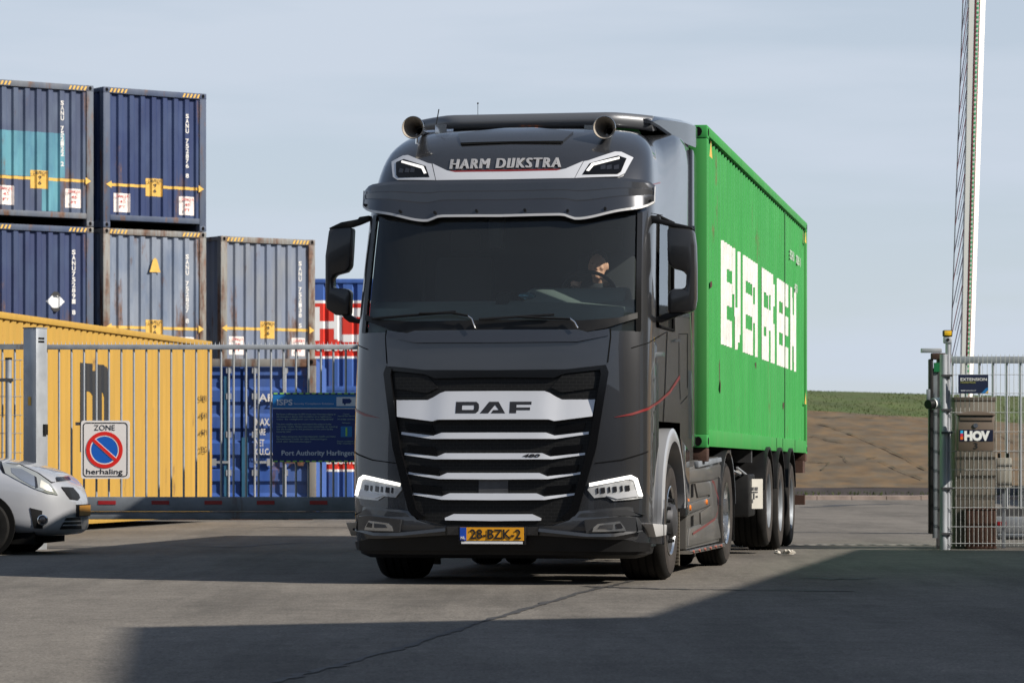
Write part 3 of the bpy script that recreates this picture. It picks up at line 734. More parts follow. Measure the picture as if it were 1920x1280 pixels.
# two blue containers with a red band, one on the other
YH = 77.5
for lev in (0, 1):
    lab = ('blue container with white letters on a wide red band, resting on its twin', 'lower blue container of the red banded pair behind the port sign')[1-lev]
    hh = 2.60
    t = thing('shipping_container', lab, 'shipping container', (-6.9, YH, lev*(hh+0.01)), 0, 'blue containers with a red band')
    pr, dfn = profile(0.12, 5.94, 0.333, 0.05, 0.0, fo=0.62, sl=0.10); fm = lambda a, d, z: Vector((a, 0.02+d, z))
    corr_wall(pr, fm, 0.12, hh-0.1).build('side_wall', M['c_blue2'], t)
    m = MB(); m.box(0.0, 6.06, 0.0, 0.06, hh-0.1, hh); m.build('top_rail', M['c_blue2'], t, bevel=0.005)
    m = MB(); m.box(0.0, 6.06, 0.0, 0.06, 0.0, 0.12); m.build('bottom_rail', M['c_blue2'], t, bevel=0.005)
    for x in (0.0, 5.94):
        m = MB(); m.box(x, x+0.12, 0.001, 0.12, 0.121, hh-0.101); m.build('corner_post', M['c_blue2'], t)
    m = MB(); m.box(0.02, 6.04, 0.08, 2.43, 0.02, hh-0.02); m.build('body', M['c_blue2'], t)
    zz = lambda v: VZ(v, YH)-(hh+0.01)
    xx = lambda u: UX(u, YH)+6.9
    corr_decal('red_band', pr, fm, lambda x: [(zz(668), zz(568))], M['c_red'], t, off=0.003)
    corr_decal('white_stripe', pr, fm, lambda x: [(zz(672), zz(667.6)), (zz(568.4), zz(563))], M['white'], t, off=0.004)
    def hc(x):
        u = (x-6.9)/YH*FP+960
        if 584 <= u <= 598: return [(zz(638.5), zz(575.5))]
        if 598 < u < 626: return [(zz(616), zz(602))]
        if 626 <= u <= 634: return [(zz(636), zz(578))]
        if 634 < u <= 641: return [(zz(639), zz(576))]
        if 641 < u <= 652: return [(zz(641), zz(627)), (zz(594), zz(575.5))]
        if 652 < u <= 690: return [(zz(641), zz(627)), (zz(594), zz(577))]
        return []
    corr_decal('band_letters', pr, fm, hc, M['white'], t, xx(583), xx(691), off=0.006, step=0.05)
    m = MB(); lettering_mb(m, 'ECHERSOSTERLA', (xx(584), 0.008, zz(657)), (1, 0, 0), (0, 0, 1), 0.15, width=1.35, bold=0.03); m.build('small_lettering', M['white'], t)

# ------------------------------------------------------------------ tractor truck
TR = rad(-10.5); TF = Frame((-0.147, 26.945, 0), TR)
truck = thing('truck', 'dark grey metallic tractor truck with silver grille bars and yellow number plate', 'truck', (-0.147, 26.945, 0), TR)
fT = pchip([.2,.5,1,1.7,2.05,2.5,2.98,3.1,3.4,3.56,3.70,3.76,3.80],[.05,0,.02,.06,.10,.2,.34,.38,.55,.7,.92,1.1,1.4])
fW = pchip([.2,.5,1,2.0,2.5,3.06,3.37,3.56,3.70,3.76,3.80],[1.195,1.215,1.225,1.22,1.205,1.185,1.155,1.115,1.03,.95,.8])
fD = pchip([.2,1,2,3,3.8],[.42,.42,.46,.5,.55]); fN = pchip([.2,1,2,3,3.8],[3.4,3.4,3.2,3.0,2.6])
def F(s, z):
    q = min(abs(s)/fW(z), .9995); n = fN(z); return fT(z)+fD(z)*(1-(1-q**n)**(1/n))
def on_f(u, v, off=0.0):
    t = .2
    for i in range(70):
        p = TF.on_y(u, v, t); t = .6*t+.4*(F(p.x, p.z)-off)
    return (p.x, p.z)
def Pn(s, z):
    e = 0.004; fs = (F(s+e, z)-F(s-e, z))/(2*e); fz = (F(s, z+e)-F(s, z-e))/(2*e)
    fs = max(-6, min(6, fs)); return Vector((fs, -1, fz)).normalized()
def P(s, z, h=0.0): return Vector((s, F(s, z), z))+Pn(s, z)*h
def PX(pts, k=1.0): return [(on_f(u, v)[0]*k, on_f(u, v)[1]) for u, v in pts]
def sym(pts, k=1.0):
    q = PX(pts, k); q[0] = (0.0, q[0][1]); q[-1] = (0.0, q[-1][1])
    return q+[(-s, z) for s, z in reversed(q[1:-1])]
def mir(poly): return [(-s, z) for s, z in reversed(poly)]
def cab_patch(name, poly, h0, h1, material, parent, step=0.07, smooth=25, tilt=None):
    V, Fc = grid2d(poly, step)
    hf = (lambda a, b, h: P(a, b, h0 if h == 0 else (h1 if tilt is None else h1+tilt(a, b))))
    return solid2d(V, Fc, hf, 1.0).build(name, material, parent, smooth=smooth)
def cab_text(name, s, s0, s1, z0, z1, h, material, parent, bold=0.02, spacing=1.0):
    vs, fs, w = text2d(s, bold, spacing, True)
    return solid2d(vs, fs, lambda a, b, k: P(s0+(s1-s0)*a/w, z0+(z1-z0)*max(b, 0.0), h+k*0.006), 1.0).build(name, material, parent)
REAR = 2.98
def cab_inside(p):
    if p.z < .2 or p.z > 3.8: return False
    return abs(p.x) < fW(p.z) and p.y > F(p.x, p.z) and p.y < REAR
def on_cab(u, v):
    d = TF.d(u, v); k = 25.0/ d.y if False else 24.0
    while k < 34:
        if cab_inside(TF.o+d*k):
            lo, hi = k-0.02, k
            for i in range(20):
                mid = (lo+hi)/2
                if cab_inside(TF.o+d*mid): hi = mid
                else: lo = mid
            return TF.o+d*hi
        k += 0.02
    return None
def cab_norm(p):
    if abs(p.x) > fW(p.z)*0.999 or p.y > fT(p.z)+fD(p.z): return Vector((1 if p.x > 0 else -1, 0, 0.05)).normalized()
    return Pn(p.x, p.z)
def cab_stripe(name, pts, ws, material, parent, h=0.004, both=True, sub=6):
    hits = []
    for i in range(len(pts)-1):
        for k in range(sub):
            f = k/sub; u = pts[i][0]+(pts[i+1][0]-pts[i][0])*f; v = pts[i][1]+(pts[i+1][1]-pts[i][1])*f; w = ws[i]+(ws[i+1]-ws[i])*f
            hits.append((on_cab(u, v-w/2), on_cab(u, v+w/2)))
    hits.append((on_cab(pts[-1][0], pts[-1][1]-ws[-1]/2), on_cab(pts[-1][0], pts[-1][1]+ws[-1]/2)))
    hits = [x for x in hits if x[0] is not None and x[1] is not None]
    out = []
    for sg in ((1, -1) if both else (1,)):
        vs = []; fs = []
        for a, b in hits:
            for p in (a, b):
                q = p+cab_norm(p)*h; vs.append((q.x*sg, q.y, q.z))
        for i in range(len(hits)-1): fs.append((2*i, 2*i+1, 2*i+3, 2*i+2))
        m = MB(); m.add(vs, fs); out.append(m.build(name, material, parent, smooth=60))
    return out

# cab shell with openings for the windscreen and the side windows
QW = 0.925
fWr = pchip([2.5, 3.06, 3.37, 3.56, 3.70, 3.76, 3.80], [1.205, 1.20, 1.20, 1.20, 1.19, 1.17, 1.09])
qs = [0, .1, .2, .3, .4, .5, .6, .68, .75, .81, .87, QW, .945, .965, .98, .992, .998, 1.0]
fr_ = [.08, .14, .28, .48, .66, 1.0]
zr = [.30, .36, .45, .55, .65, .8, 1.0, 1.2, 1.32, 1.5, 1.7, 1.9, 2.04, 2.10, 2.3, 2.5, 2.7, 2.93, 3.02, 3.1, 3.2, 3.3, 3.38, 3.45, 3.51, 3.57, 3.62, 3.67, 3.71, 3.74, 3.76, 3.78, 3.79, 3.80]
def cab_col(j, z):
    sg = 1 if j >= 0 else -1; j = abs(j); W = fW(z)
    if j < len(qs):
        q = qs[j]; n = fN(z); return Vector((sg*q*W, fT(z)+fD(z)*(1-(1-q**n)**(1/n)), z))
    t0 = fT(z)+fD(z); f = fr_[j-len(qs)]; g = max(0, (f-.08)/.5); g = min(1, g); g = g*g*(3-2*g)
    if z > 2.6: W = W+(fWr(z)-W)*g
    return Vector((sg*W, t0+(REAR-t0)*f, z+max(0, z-3.5)*0.18*g))
NJ = len(qs)+len(fr_)-1
cols_j = list(range(-NJ, NJ+1))
m = MB(); vs = [cab_col(j, z) for z in zr for j in cols_j]; fs = []; nc = len(cols_j)
jw = qs.index(QW); L0 = len(qs)-1
for i in range(len(zr)-1):
    zm = (zr[i]+zr[i+1])/2
    for c in range(nc-1):
        ja, jb = sorted((abs(cols_j[c]), abs(cols_j[c+1])))
        if 2.04 < zm < 3.02 and jb <= jw: continue                          # windscreen opening
        if 2.10 < zm < 3.02 and ja >= L0+1 and jb <= L0+4: continue          # side windows
        if zm < 1.32 and ja >= L0+2 and jb <= L0+5: continue                # wheel arch
        if zm < 1.0 and ja >= L0+5: continue
        fs.append((i*nc+c, i*nc+c+1, (i+1)*nc+c+1, (i+1)*nc+c))
k = (len(zr)-1)*nc; fs.append(tuple(range(k, k+nc)))
m.add(vs, fs)
cab = m.build('cab', M['paint'], truck, smooth=40)
m = MB(); m.box(-1.18, 1.18, REAR-.05, REAR-.001, 1.0, 3.70); m.build('rear_wall', M['matte_black'], cab)
# windscreen glass
z0s = [2.04, 2.10, 2.3, 2.5, 2.7, 2.93, 3.02]
m = MB(); jj = list(range(-jw, jw+1)); vs = [cab_col(j, z)+Vector((0, 0.012, 0)) for z in z0s for j in jj]; fs = []
for i in range(len(z0s)-1):
    for c in range(len(jj)-1): fs.append((i*len(jj)+c, i*len(jj)+c+1, (i+1)*len(jj)+c+1, (i+1)*len(jj)+c))
m.add(vs, fs); m.build('windscreen', M['ws_glass'], cab, smooth=180)
for sg in (1, -1):
    m = MB(); vs = []; fs = []; zz = [2.10, 2.3, 2.5, 2.7, 2.93, 3.02]
    for z in zz:
        for j in range(L0+1, L0+5): p = cab_col(sg*j, z); vs.append((p.x-sg*0.012, p.y, z))
    for i in range(len(zz)-1):
        for c in range(3): fs.append((i*4+c, i*4+c+1, (i+1)*4+c+1, (i+1)*4+c))
    m.add(vs, fs); m.build('side_window', M['side_glass'], cab, smooth=180)
    # rubber frame round the side window
    ring = [cab_col(sg*(L0+1), z) for z in zz]+[cab_col(sg*j, 3.02) for j in (L0+2, L0+3, L0+4)]+[cab_col(sg*(L0+4), z) for z in reversed(zz[:-1])]+[cab_col(sg*j, 2.10) for j in (L0+3, L0+2, L0+1)]
    m = MB(); m.tube([p+Vector((sg*0.004, 0, 0)) for p in ring], 0.013, 6); m.build('window_seal', M['matte_black'], cab, smooth=60)
# black pillars beside the glass and cowl below it
for sg in (1, -1):
    zq = [2.04, 2.3, 2.5, 2.7, 2.93, 3.02]; pts = []
    m = MB(); vs = []; fs = []
    for z in zq:
        for q in (QW-0.012, QW+0.018):
            p = P(sg*q*fW(z), z, 0.006); vs.append(p)
    for i in range(len(zq)-1): fs.append((2*i, 2*i+1, 2*i+3, 2*i+2))
    m.add(vs, fs); m.build('pillar_trim', M['gloss_black'], cab, smooth=60)
cab_patch('cowl', sym([(923, 600), (1090, 601), (1160, 596), (1194, 586), (1194, 597), (1137, 615), (1100, 622), (1085, 618.5), (923, 618)]), -0.01, 0.012, M['black'], cab)
# front lid below the windscreen, with its upper facet
lid = sym([(923, 618.5), (1085, 618), (1102, 623), (1141, 616.5), (1143, 630), (1136, 684), (1060, 692.5), (923, 694.5)])
cab_patch('front_lid', lid, -0.01, 0.012, M['paint'], cab)
cab_patch('lid_facet', sym([(923, 619.5), (1084, 619), (1102, 624.5), (1139, 618), (1140, 630), (1082, 641.5), (923, 643)]), 0.012, 0.016, M['paint'], cab, tilt=lambda s, z: max(0, (2.02-z))*0.22)
cab_stripe('panel_gap', [(1144.5, 616), (1144.5, 632), (1138, 686)], [1, 1, 1], M['matte_black'], cab)
gap_l = [(1144.5, 616), (1144.8, 632), (1138.5, 686)]
# lines of door, locker and corner panel
gap = lambda pts, wid=1.2: [cab_stripe('panel_gap', pts, [wid]*len(pts), M['matte_black'], cab, h=0.003)]
def gap_v(pts, w=1.3):
    hits = []
    for i in range(len(pts)-1):
        for k in range(8):
            f = k/8; u = pts[i][0]+(pts[i+1][0]-pts[i][0])*f; v = pts[i][1]+(pts[i+1][1]-pts[i][1])*f; hits.append((on_cab(u-w/2, v), on_cab(u+w/2, v)))
    hits = [h for h in hits if h[0] and h[1]]
    for sg in (1, -1):
        vs = []; fs = []
        for a, b in hits:
            for p in (a, b): q = p+cab_norm(p)*0.003; vs.append((q.x*sg, q.y, q.z))
        for i in range(len(hits)-1): fs.append((2*i, 2*i+1, 2*i+3, 2*i+2))
        m = MB(); m.add(vs, fs); m.build('panel_gap', M['matte_black'], cab)
gap_v(gap_l, 2.6); gap_v([(1251, 622), (1250, 640), (1247, 720), (1243, 800)]); gap_v([(1289, 625), (1289, 742)], 1.0); gap_v([(1273, 628), (1273, 700), (1276, 756)], 0.8)
gap([(1273, 626), (1289, 626)], 1.4); gap([(1276, 757), (1289, 742)], 1.6); gap([(1184, 652), (1215, 643), (1250, 622)], 1.6); gap([(1221, 400), (1260, 407), (1292, 411)], 1.2)
cab_stripe('red_stripe', [(1152, 782), (1185, 776), (1215, 766), (1235, 753), (1255, 735), (1274, 706)], [0.6, 4.5, 5, 5, 6, 8], M['stripe_red'], cab)
cab_stripe('red_stripe', [(1221, 347), (1245, 340.5), (1264, 340.5), (1274, 366)], [1.5, 3, 4, 1], M['stripe_red'], cab)
m_ = cab_stripe('door_handle', [(1262, 640), (1272, 637)], [5, 5], M['gloss_black'], cab, h=0.02)

# upper fascia: lamps, silver band, name
ke = 1.02
tl_out = PX([(1075.6, 336), (1092, 305), (1100, 303.5), (1148.7, 287), (1160, 287.5), (1181.5, 298), (1166, 327), (1154, 333)], ke)
tl_in = PX([(1088.7, 330), (1102, 309.4), (1154, 294.7), (1169, 300), (1159, 324.4), (1153.4, 329)], ke)
tl_drl = PX([(1096, 323), (1106, 310), (1156, 298), (1156, 301.5), (1109, 314), (1101, 324)], ke)
tl_cell = [PX([(u, 314), (u+9, 311.5), (u+9, 320), (u, 321)], ke) for u in (1122, 1133, 1146)]
for fn in (lambda p: p, mir):
    hl = cab_patch('upper_headlight', fn(tl_out), -0.01, 0.016, M['silver'], truck, step=0.05)
    cab_patch('housing', fn(tl_in), 0.010, 0.019, M['gloss_black'], hl, step=0.05)
    cab_patch('marker_light', fn(tl_drl), 0.017, 0.024, M['drl_soft'], hl, step=0.05)
    for c in tl_cell: cab_patch('reflector', fn(c), 0.017, 0.022, M['lens_dark'], hl, step=0.05)
cab_patch('silver_band', sym([(923, 324), (1042, 321.6), (1058.7, 317.8), (1090.6, 304), (1074.5, 335.6), (923, 338.4)], ke), -0.01, 0.012, M['silver'], cab, step=0.05)
z0 = on_f(923, 316.5)[1]; z1 = on_f(923, 298.5)[1]
cab_text('name_lettering', 'HARM DIJKSTRA', -0.47, 0.45, z0, z1, 0.004, mat('grey_lettering', (0.30, 0.30, 0.31), 0.5), cab, bold=0.0, spacing=1.18)
for dx_, dh_ in ((0.006, 0.0052), (-0.006, 0.0058)): cab_text('name_lettering', 'HARM DIJKSTRA', -0.47+dx_, 0.45+dx_, z0-0.002, z1+0.002, dh_, MATS['grey_lettering'], cab, bold=0.0, spacing=1.18)
cab_patch('name_underline', [(-0.47, z0-0.028), (0.45, z0-0.028), (0.45, z0-0.014), (-0.47, z0-0.014)], 0, 0.006, M['stripe_red'], cab)
cab_patch('roof_hatch', sym([(923, 243), (1010, 243), (1075, 250), (1055, 267), (923, 268.5)]), -0.01, 0.014, M['paint'], cab, step=0.05)
cab_patch('hatch_gap', sym([(923, 268.5), (1056, 267), (1052, 270), (923, 270)]), -0.01, 0.010, M['matte_black'], cab, step=0.05)

# sun visor
def vF(s): return 0.36+0.55*(1-(1-(abs(s)/1.27)**3.0)**(1/3.0))
vzt = pchip([0, .5, .9, 1.15, 1.215], [3.285, 3.29, 3.295, 3.28, 3.24]); vzb = pchip([0, .50, .62, .95, 1.15, 1.215], [2.985, 2.99, 2.955, 3.02, 3.06, 3.10])
rows = [(0, .075), (.10, .04), (.30, .032), (.33, .012), (.54, .004), (.58, -.026), (.97, -.062), (1.0, -.058)]
ss = [-1.215+2.43*i/60 for i in range(61)]
def vis(s, f, o): 
    e = max(0, (abs(s)-1.05)/0.165); return Vector((s, vF(s)+o*(1-0.5*e), vzt(abs(s))+(vzb(abs(s))-vzt(abs(s)))*f))
m = MB(); vs = []; fs = []; n = len(rows)
for s in ss:
    vs += [vis(s, f, o) for f, o in rows]; vs += [vis(s, f, o)+Vector((0, 0.014, 0)) for f, o in reversed(rows)]
for i in range(60):
    for k in range(2*n): fs.append((i*2*n+k, (i+1)*2*n+k, (i+1)*2*n+(k+1) % (2*n), i*2*n+(k+1) % (2*n)))
fs += [tuple(range(2*n)), tuple(range(60*2*n+2*n-1, 60*2*n-1, -1))]
m.add(vs, fs); visor = m.build('sun_visor', M['paint'], truck, smooth=28)
m = MB(); vs = []; fs = []
for s in ss:
    a = vis(s, 1.0, -.062); vs += [a+Vector((0, -0.006, 0.010)), a+Vector((0, -0.010, -0.010)), a+Vector((0, 0.02, -0.010)), a+Vector((0, 0.02, 0.0))]
for i in range(60):
    for k in range(4): fs.append((i*4+k, (i+1)*4+k, (i+1)*4+(k+1) % 4, i*4+(k+1) % 4))
m.add(vs, fs)
for sg in (-1, 1):
    m.tube([vis(sg*1.216, f, -.062*f) for f in (0.06, 0.3, 0.6, 1.0)], 0.006, 6)
m.build('edge_trim', M['trim_white'], visor)
m = MB()
for s in (-1.19, -.85, -.55, -.2, .2, .55, .85, 1.19):
    p = vis(s, .86, -.055); m.cyl(p+Vector((0, -0.016, 0)), p, 0.012, n=8)
m.build('screw', M['black'], visor)

# grille
gr_out = sym([(923, 694), (1060, 692.5), (1135, 685), (1140, 699), (1118, 840), (1085.4, 958), (1079, 966.5), (1060, 975), (1015, 984), (923, 984)])
def grille_mat():
    m = bpy.data.materials.new('grille_mesh'); m.use_nodes = True; t = m.node_tree; b = t.nodes['Principled BSDF']; lk = t.links.new
    tc = t.nodes.new('ShaderNodeTexCoord'); mp = t.nodes.new('ShaderNodeMapping'); mp.inputs['Rotation'].default_value = (rad(90), 0, 0); lk(tc.outputs['Object'], mp.inputs[0])
    br = t.nodes.new('ShaderNodeTexBrick'); br.inputs['Scale'].default_value = 9; br.inputs['Mortar Size'].default_value = 0.012; br.inputs['Mortar Smooth'].default_value = 0.3
    br.inputs['Color1'].default_value = (0.003, 0.003, 0.003, 1); br.inputs['Color2'].default_value = (0.004, 0.004, 0.004, 1); br.inputs['Mortar'].default_value = (0.022, 0.022, 0.022, 1)
    lk(mp.outputs[0], br.inputs['Vector']); lk(br.outputs[0], b.inputs['Base Color']); b.inputs['Roughness'].default_value = 0.55; b.inputs['Specular IOR Level'].default_value = 0.3
    return m
M['grille_mesh'] = grille_mat()
grille = cab_patch('grille', gr_out, -0.03, 0.016, M['grille_mesh'], truck, step=0.06)
for (nm, pts, h, tl) in (
    ('grille_band', [(923, 733), (1026, 733), (1053, 740), (1118, 735), (1110.7, 781), (1041, 790), (1031, 787), (923, 787)], 0.050, None),
    ('grille_bar', [(923, 811), (1025, 811), (1041, 816.6), (1104, 809), (1104, 813.8), (1042.8, 822.8), (923, 823)], 0.045, None),
    ('grille_bar', [(923, 849.5), (1018, 849.5), (1033, 855.8), (1097, 848.4), (1097, 852.6), (1037, 861), (923, 861.3)], 0.045, None),
    ('grille_bar', [(923, 886.6), (1012.7, 886.6), (1027.5, 893), (1088.6, 884.7), (1088.6, 888.7), (1028.5, 898.3), (923, 899)], 0.045, None),
    ('grille_bar', [(923, 924.7), (1007.4, 924.7), (1022, 930.7), (1078, 924), (1078, 927.7), (1022, 937), (923, 937.4)], 0.045, None),
    ('grille_bar', [(923, 963.4), (999, 963.4), (1015.8, 970.7), (1015, 975.2), (923, 976)], 0.045, None)):
    poly = sym(pts); zc = sum(z for s, z in poly)/len(poly); hh = max(z for s, z in poly)-min(z for s, z in poly)
    sb = 0.42 if nm == 'grille_band' else 0.40
    # bars lean back at the top, so they mirror the sky
    o = cab_patch(nm, poly, 0.012, h, M['silver'], grille, step=0.05, smooth=20, tilt=lambda s, z, zc=zc, k=0.28: -k*(z-zc)-0.02*max(0, min(1, (abs(s)-0.42)/0.12)))
bz0 = on_f(923, 775.5)[1]; bz1 = on_f(923, 753.5)[1]
hb = 0.055+0.0
def emblem(a, b, w):
    x = -0.30+0.62*a/w; z = bz0+(bz1-bz0)*b; return x, z
# badge letters: wide block capitals
D_ = [(0, 0), (0, 1), (.62, 1), (.83, .93), (.97, .72), (.97, .28), (.83, .07), (.62, 0)]; D_h = [(.32, .30), (.32, .70), (.58, .70), (.66, .62), (.66, .38), (.58, .30)]
m = MB()
def quad(pts):
    vs = [P(*p, 0.056-0.28*(p[1]-(bz0+bz1)/2)) for p in pts]+[P(*p, 0.030) for p in pts]; n = len(pts)
    m.add(vs, [tuple(range(n))]+[(i, n+i, n+(i+1) % n, (i+1) % n) for i in range(n)])
s_l = on_f(853, 765)[0]+0.0; s_r = on_f(994, 765)[0]; sm = (s_r-s_l)/2; EX = lambda a: -sm+2*sm*a
def lq(pts): quad([(EX(a), bz0+(bz1-bz0)*b) for a, b in pts])
# D
lq([(0, 0), (.085, 0), (.085, 1), (0, 1)]); lq([(.085, .70), (.24, .70), (.27, 1), (.085, 1)]); lq([(.085, 0), (.27, 0), (.24, .30), (.085, .30)]); lq([(.24, .30), (.27, 0), (.305, .2), (.31, .5), (.305, .8), (.27, 1), (.24, .70), (.245, .5)])
# A
lq([(.325, 0), (.435, 0), (.52, .72), (.50, 1), (.44, 1)]); lq([(.50, 1), (.52, .72), (.56, .40), (.60, 0), (.66, 0), (.565, 1)]); lq([(.47, 0), (.60, 0), (.57, .28), (.50, .28)])
# F
lq([(.715, 0), (.805, 0), (.805, 1), (.715, 1)]); lq([(.805, .74), (1, .74), (1, 1), (.805, 1)]); lq([(.805, .26), (.985, .26), (.985, .50), (.805, .50)])
m.build('badge_lettering', M['ink'], grille)
z0, z1 = on_f(1000, 857.5)[1], on_f(1000, 851)[1]
vs_, fs_, w_ = text2d('480', 0.03, 1.0); sa, sb_ = on_f(981, 855)[0], on_f(1016, 855)[0]
solid2d(vs_, fs_, lambda a, b, k: P(sa+(sb_-sa)*(a+0.25*b)/(w_+.25), z0+(z1-z0)*b, 0.046+k*0.006), 1.0).build('power_lettering', M['ink'], grille)
fr_poly = PX([(1124, 690), (1135, 685), (1140, 699), (1118, 840), (1085.4, 958), (1079, 966.5), (1060, 975), (1055, 968), (1070, 955), (1104, 838), (1126, 702)])
for fn in (lambda p: p, mir): cab_patch('grille_frame', fn(fr_poly), 0.0, 0.055, M['gloss_black'], grille, step=0.05)
cab_patch('grille_frame', sym([(923, 695), (1060, 693.5), (1128, 687), (1124, 694), (1060, 701), (1040, 709), (923, 708)]), 0.0, 0.04, M['gloss_black'], grille, step=0.05)
hexp = PX([(1056, 703), (1120, 697), (1117, 728), (1054, 736), (1034, 727)])
for fn in (lambda p: p, mir): cab_patch('side_mesh', fn(hexp), 0.012, 0.03, M['grille_mesh'], grille, step=0.05)
finp = [PX([(1036+dx, y), (1090+dx, y-5), (1086+dx, y+9), (1030+dx, y+14)]) for y, dx in ((797, 8), (838, 2), (876, -4), (912, -10))]
for p_ in finp:
    for fn in (lambda p: p, mir): cab_patch('air_guide', fn(p_), 0.010, 0.030, M['gloss_black'], grille, step=0.05)
cab_patch('centre_strut', [(-0.12, 0.72), (0.12, 0.72), (0.12, 0.87), (-0.12, 0.87)], 0.01, 0.022, M['steel_dark'], grille)

# bumper with lower black lip, headlights, fog lights
bump = sym([(923, 985), (1012, 986), (1040, 984), (1068, 975), (1086, 958), (1130, 953), (1176, 949), (1214, 955), (1219, 985), (1216, 1016), (1170, 1010), (1012, 1001), (923, 1000)], 1.0)
bumper = cab_patch('bumper', bump, -0.06, 0.045, M['paint_flat'], truck, step=0.06, tilt=lambda s, z: (0.05*max(0, min(1, (0.5-abs(z-0.47)*4)))*min(1, abs(s)/0.6)-0.065*max(0, (abs(s)-0.92)/0.28))*1.0)
cab_patch('bumper_crease', PX([(1090, 962), (1172, 954), (1206, 966), (1150, 966), (1102, 972), (1070, 981)]), 0.02, 0.055, M['paint_flat'], bumper, step=0.05, tilt=lambda s, z: -0.20*max(0, abs(s)-0.92))
cab_patch('bumper_crease', mir(PX([(1090, 962), (1172, 954), (1206, 966), (1150, 966), (1102, 972), (1070, 981)])), 0.02, 0.055, M['paint_flat'], bumper, step=0.05, tilt=lambda s, z: -0.20*max(0, abs(s)-0.92))
m = MB(); vs = []; fs = []; jl = list(range(-(L0+2), L0+3)); zz = [.21, .24, .315]; ins = [.10, .03, .012]
for z, b in zip(zz, ins):
    for j in jl:
        p = cab_col(j, max(z, .30)); nrm = cab_norm(p) if abs(j) < L0 else Vector((1 if j > 0 else -1, 0, 0)); q = p-nrm*b; vs.append((q.x, q.y, z))
for i in range(2):
    for c in range(len(jl)-1): fs.append((i*len(jl)+c, i*len(jl)+c+1, (i+1)*len(jl)+c+1, (i+1)*len(jl)+c))
m.add(vs, fs); m.build('lower_lip', M['black'], bumper, smooth=40)
cab_patch('lower_black', sym([(923, 1000.5), (1012, 1001.5), (1170, 1011), (1217, 1017), (1217, 1032), (923, 1030)]), -0.06, 0.018, M['black'], bumper, step=0.06)
kh = 0.985
hl_out = PX([(1108.6, 905), (1186, 890), (1197, 896), (1207.7, 933), (1188.8, 936), (1154, 938.5), (1141, 931), (1117, 933), (1104.4, 918)], kh)
hl_drl = PX([(1107.5, 906), (1186, 890.5), (1197, 896.5), (1206.5, 929), (1201, 930), (1192, 900), (1184, 897), (1150, 903.5), (1108.5, 911.5)], kh)
hl_lo = PX([(1140, 929), (1178, 922), (1194, 918), (1198, 930), (1160, 935)], kh)
hl_cell = [PX([(u, 915-(u-1120)*.09), (u+w_, 914-(u-1120)*.09), (u+w_+1, 924-(u-1120)*.09), (u+1, 925.5-(u-1120)*.09)], kh) for u, w_ in ((1121, 4), (1129, 8), (1143, 4), (1152, 7), (1166, 4), (1175, 8))]
fog_o = PX([(1113, 986), (1120, 981), (1158, 976.5), (1165.6, 985.5), (1168.7, 992), (1110.7, 993)])
fog_l = PX([(1120, 988), (1124, 983), (1146, 981), (1146, 988)]); fog_r = PX([(1151, 981), (1159, 979.5), (1163, 987), (1152, 988)])
for fn in (lambda p: p, mir):
    hl = cab_patch('headlight', fn(hl_out), -0.01, 0.014, M['lamp_silver'], truck, step=0.05)
    cab_patch('daytime_light', fn(hl_drl), 0.012, 0.026, M['drl'], hl, step=0.04)
    cab_patch('lower_reflector', fn(hl_lo), 0.012, 0.022, M['silver'], hl, step=0.05)
    for c in hl_cell:
        cab_patch('reflector', fn(c), 0.012, 0.020, M['lens_dark'], hl, step=0.05)
        cx = sum(a for a, b in c)/4; cz = sum(b for a, b in c)/4
    fg = cab_patch('fog_light', fn(fog_o), 0.06, 0.113, M['lens'], bumper, step=0.05, tilt=lambda s, z: -0.26*max(0, abs(s)-0.93))
    cab_patch('lens', fn(fog_l), 0.10, 0.118, M['steel_dark'], bumper, step=0.05, tilt=lambda s, z: -0.26*max(0, abs(s)-0.93)); cab_patch('lens', fn(fog_r), 0.10, 0.118, M['lens_dark'], bumper, step=0.05, tilt=lambda s, z: -0.26*max(0, abs(s)-0.93))
# wing edge line above the headlights
cab_stripe('corner_crease', [(1115, 868), (1165, 862), (1205, 850), (1215, 846)], [1.6, 2.2, 2.4, 2.0], M['matte_black'], cab)

rec = PX([(1096, 974), (1160, 967), (1186, 969), (1190, 994), (1100, 995.5)]); led = PX([(1013, 988), (1100, 996), (1150, 996), (1200, 990), (1200, 994), (1150, 1001), (1100, 1001), (1013, 993)]); side_f = PX([(1072, 977), (1090, 974), (1096, 990), (1086, 993)])
for fn in (lambda p: p, mir):
    cab_patch('fog_recess', fn(rec), 0.06, 0.099, M['paint_flat'], bumper, step=0.05, tilt=lambda s, z: 0.10*max(0, z-0.47)-0.26*max(0, abs(s)-0.93))
    cab_patch('bumper_ledge', fn(led), 0.05, 0.106, M['paint_flat'], bumper, step=0.05, tilt=lambda s, z: -0.35*(z-0.42)-0.26*max(0, abs(s)-0.93))
    cab_patch('bumper_gap', fn(PX([(1011.5, 987), (1013, 987), (1013, 1000), (1011.5, 1000)])), 0.04, 0.075, M['matte_black'], bumper, step=0.05)

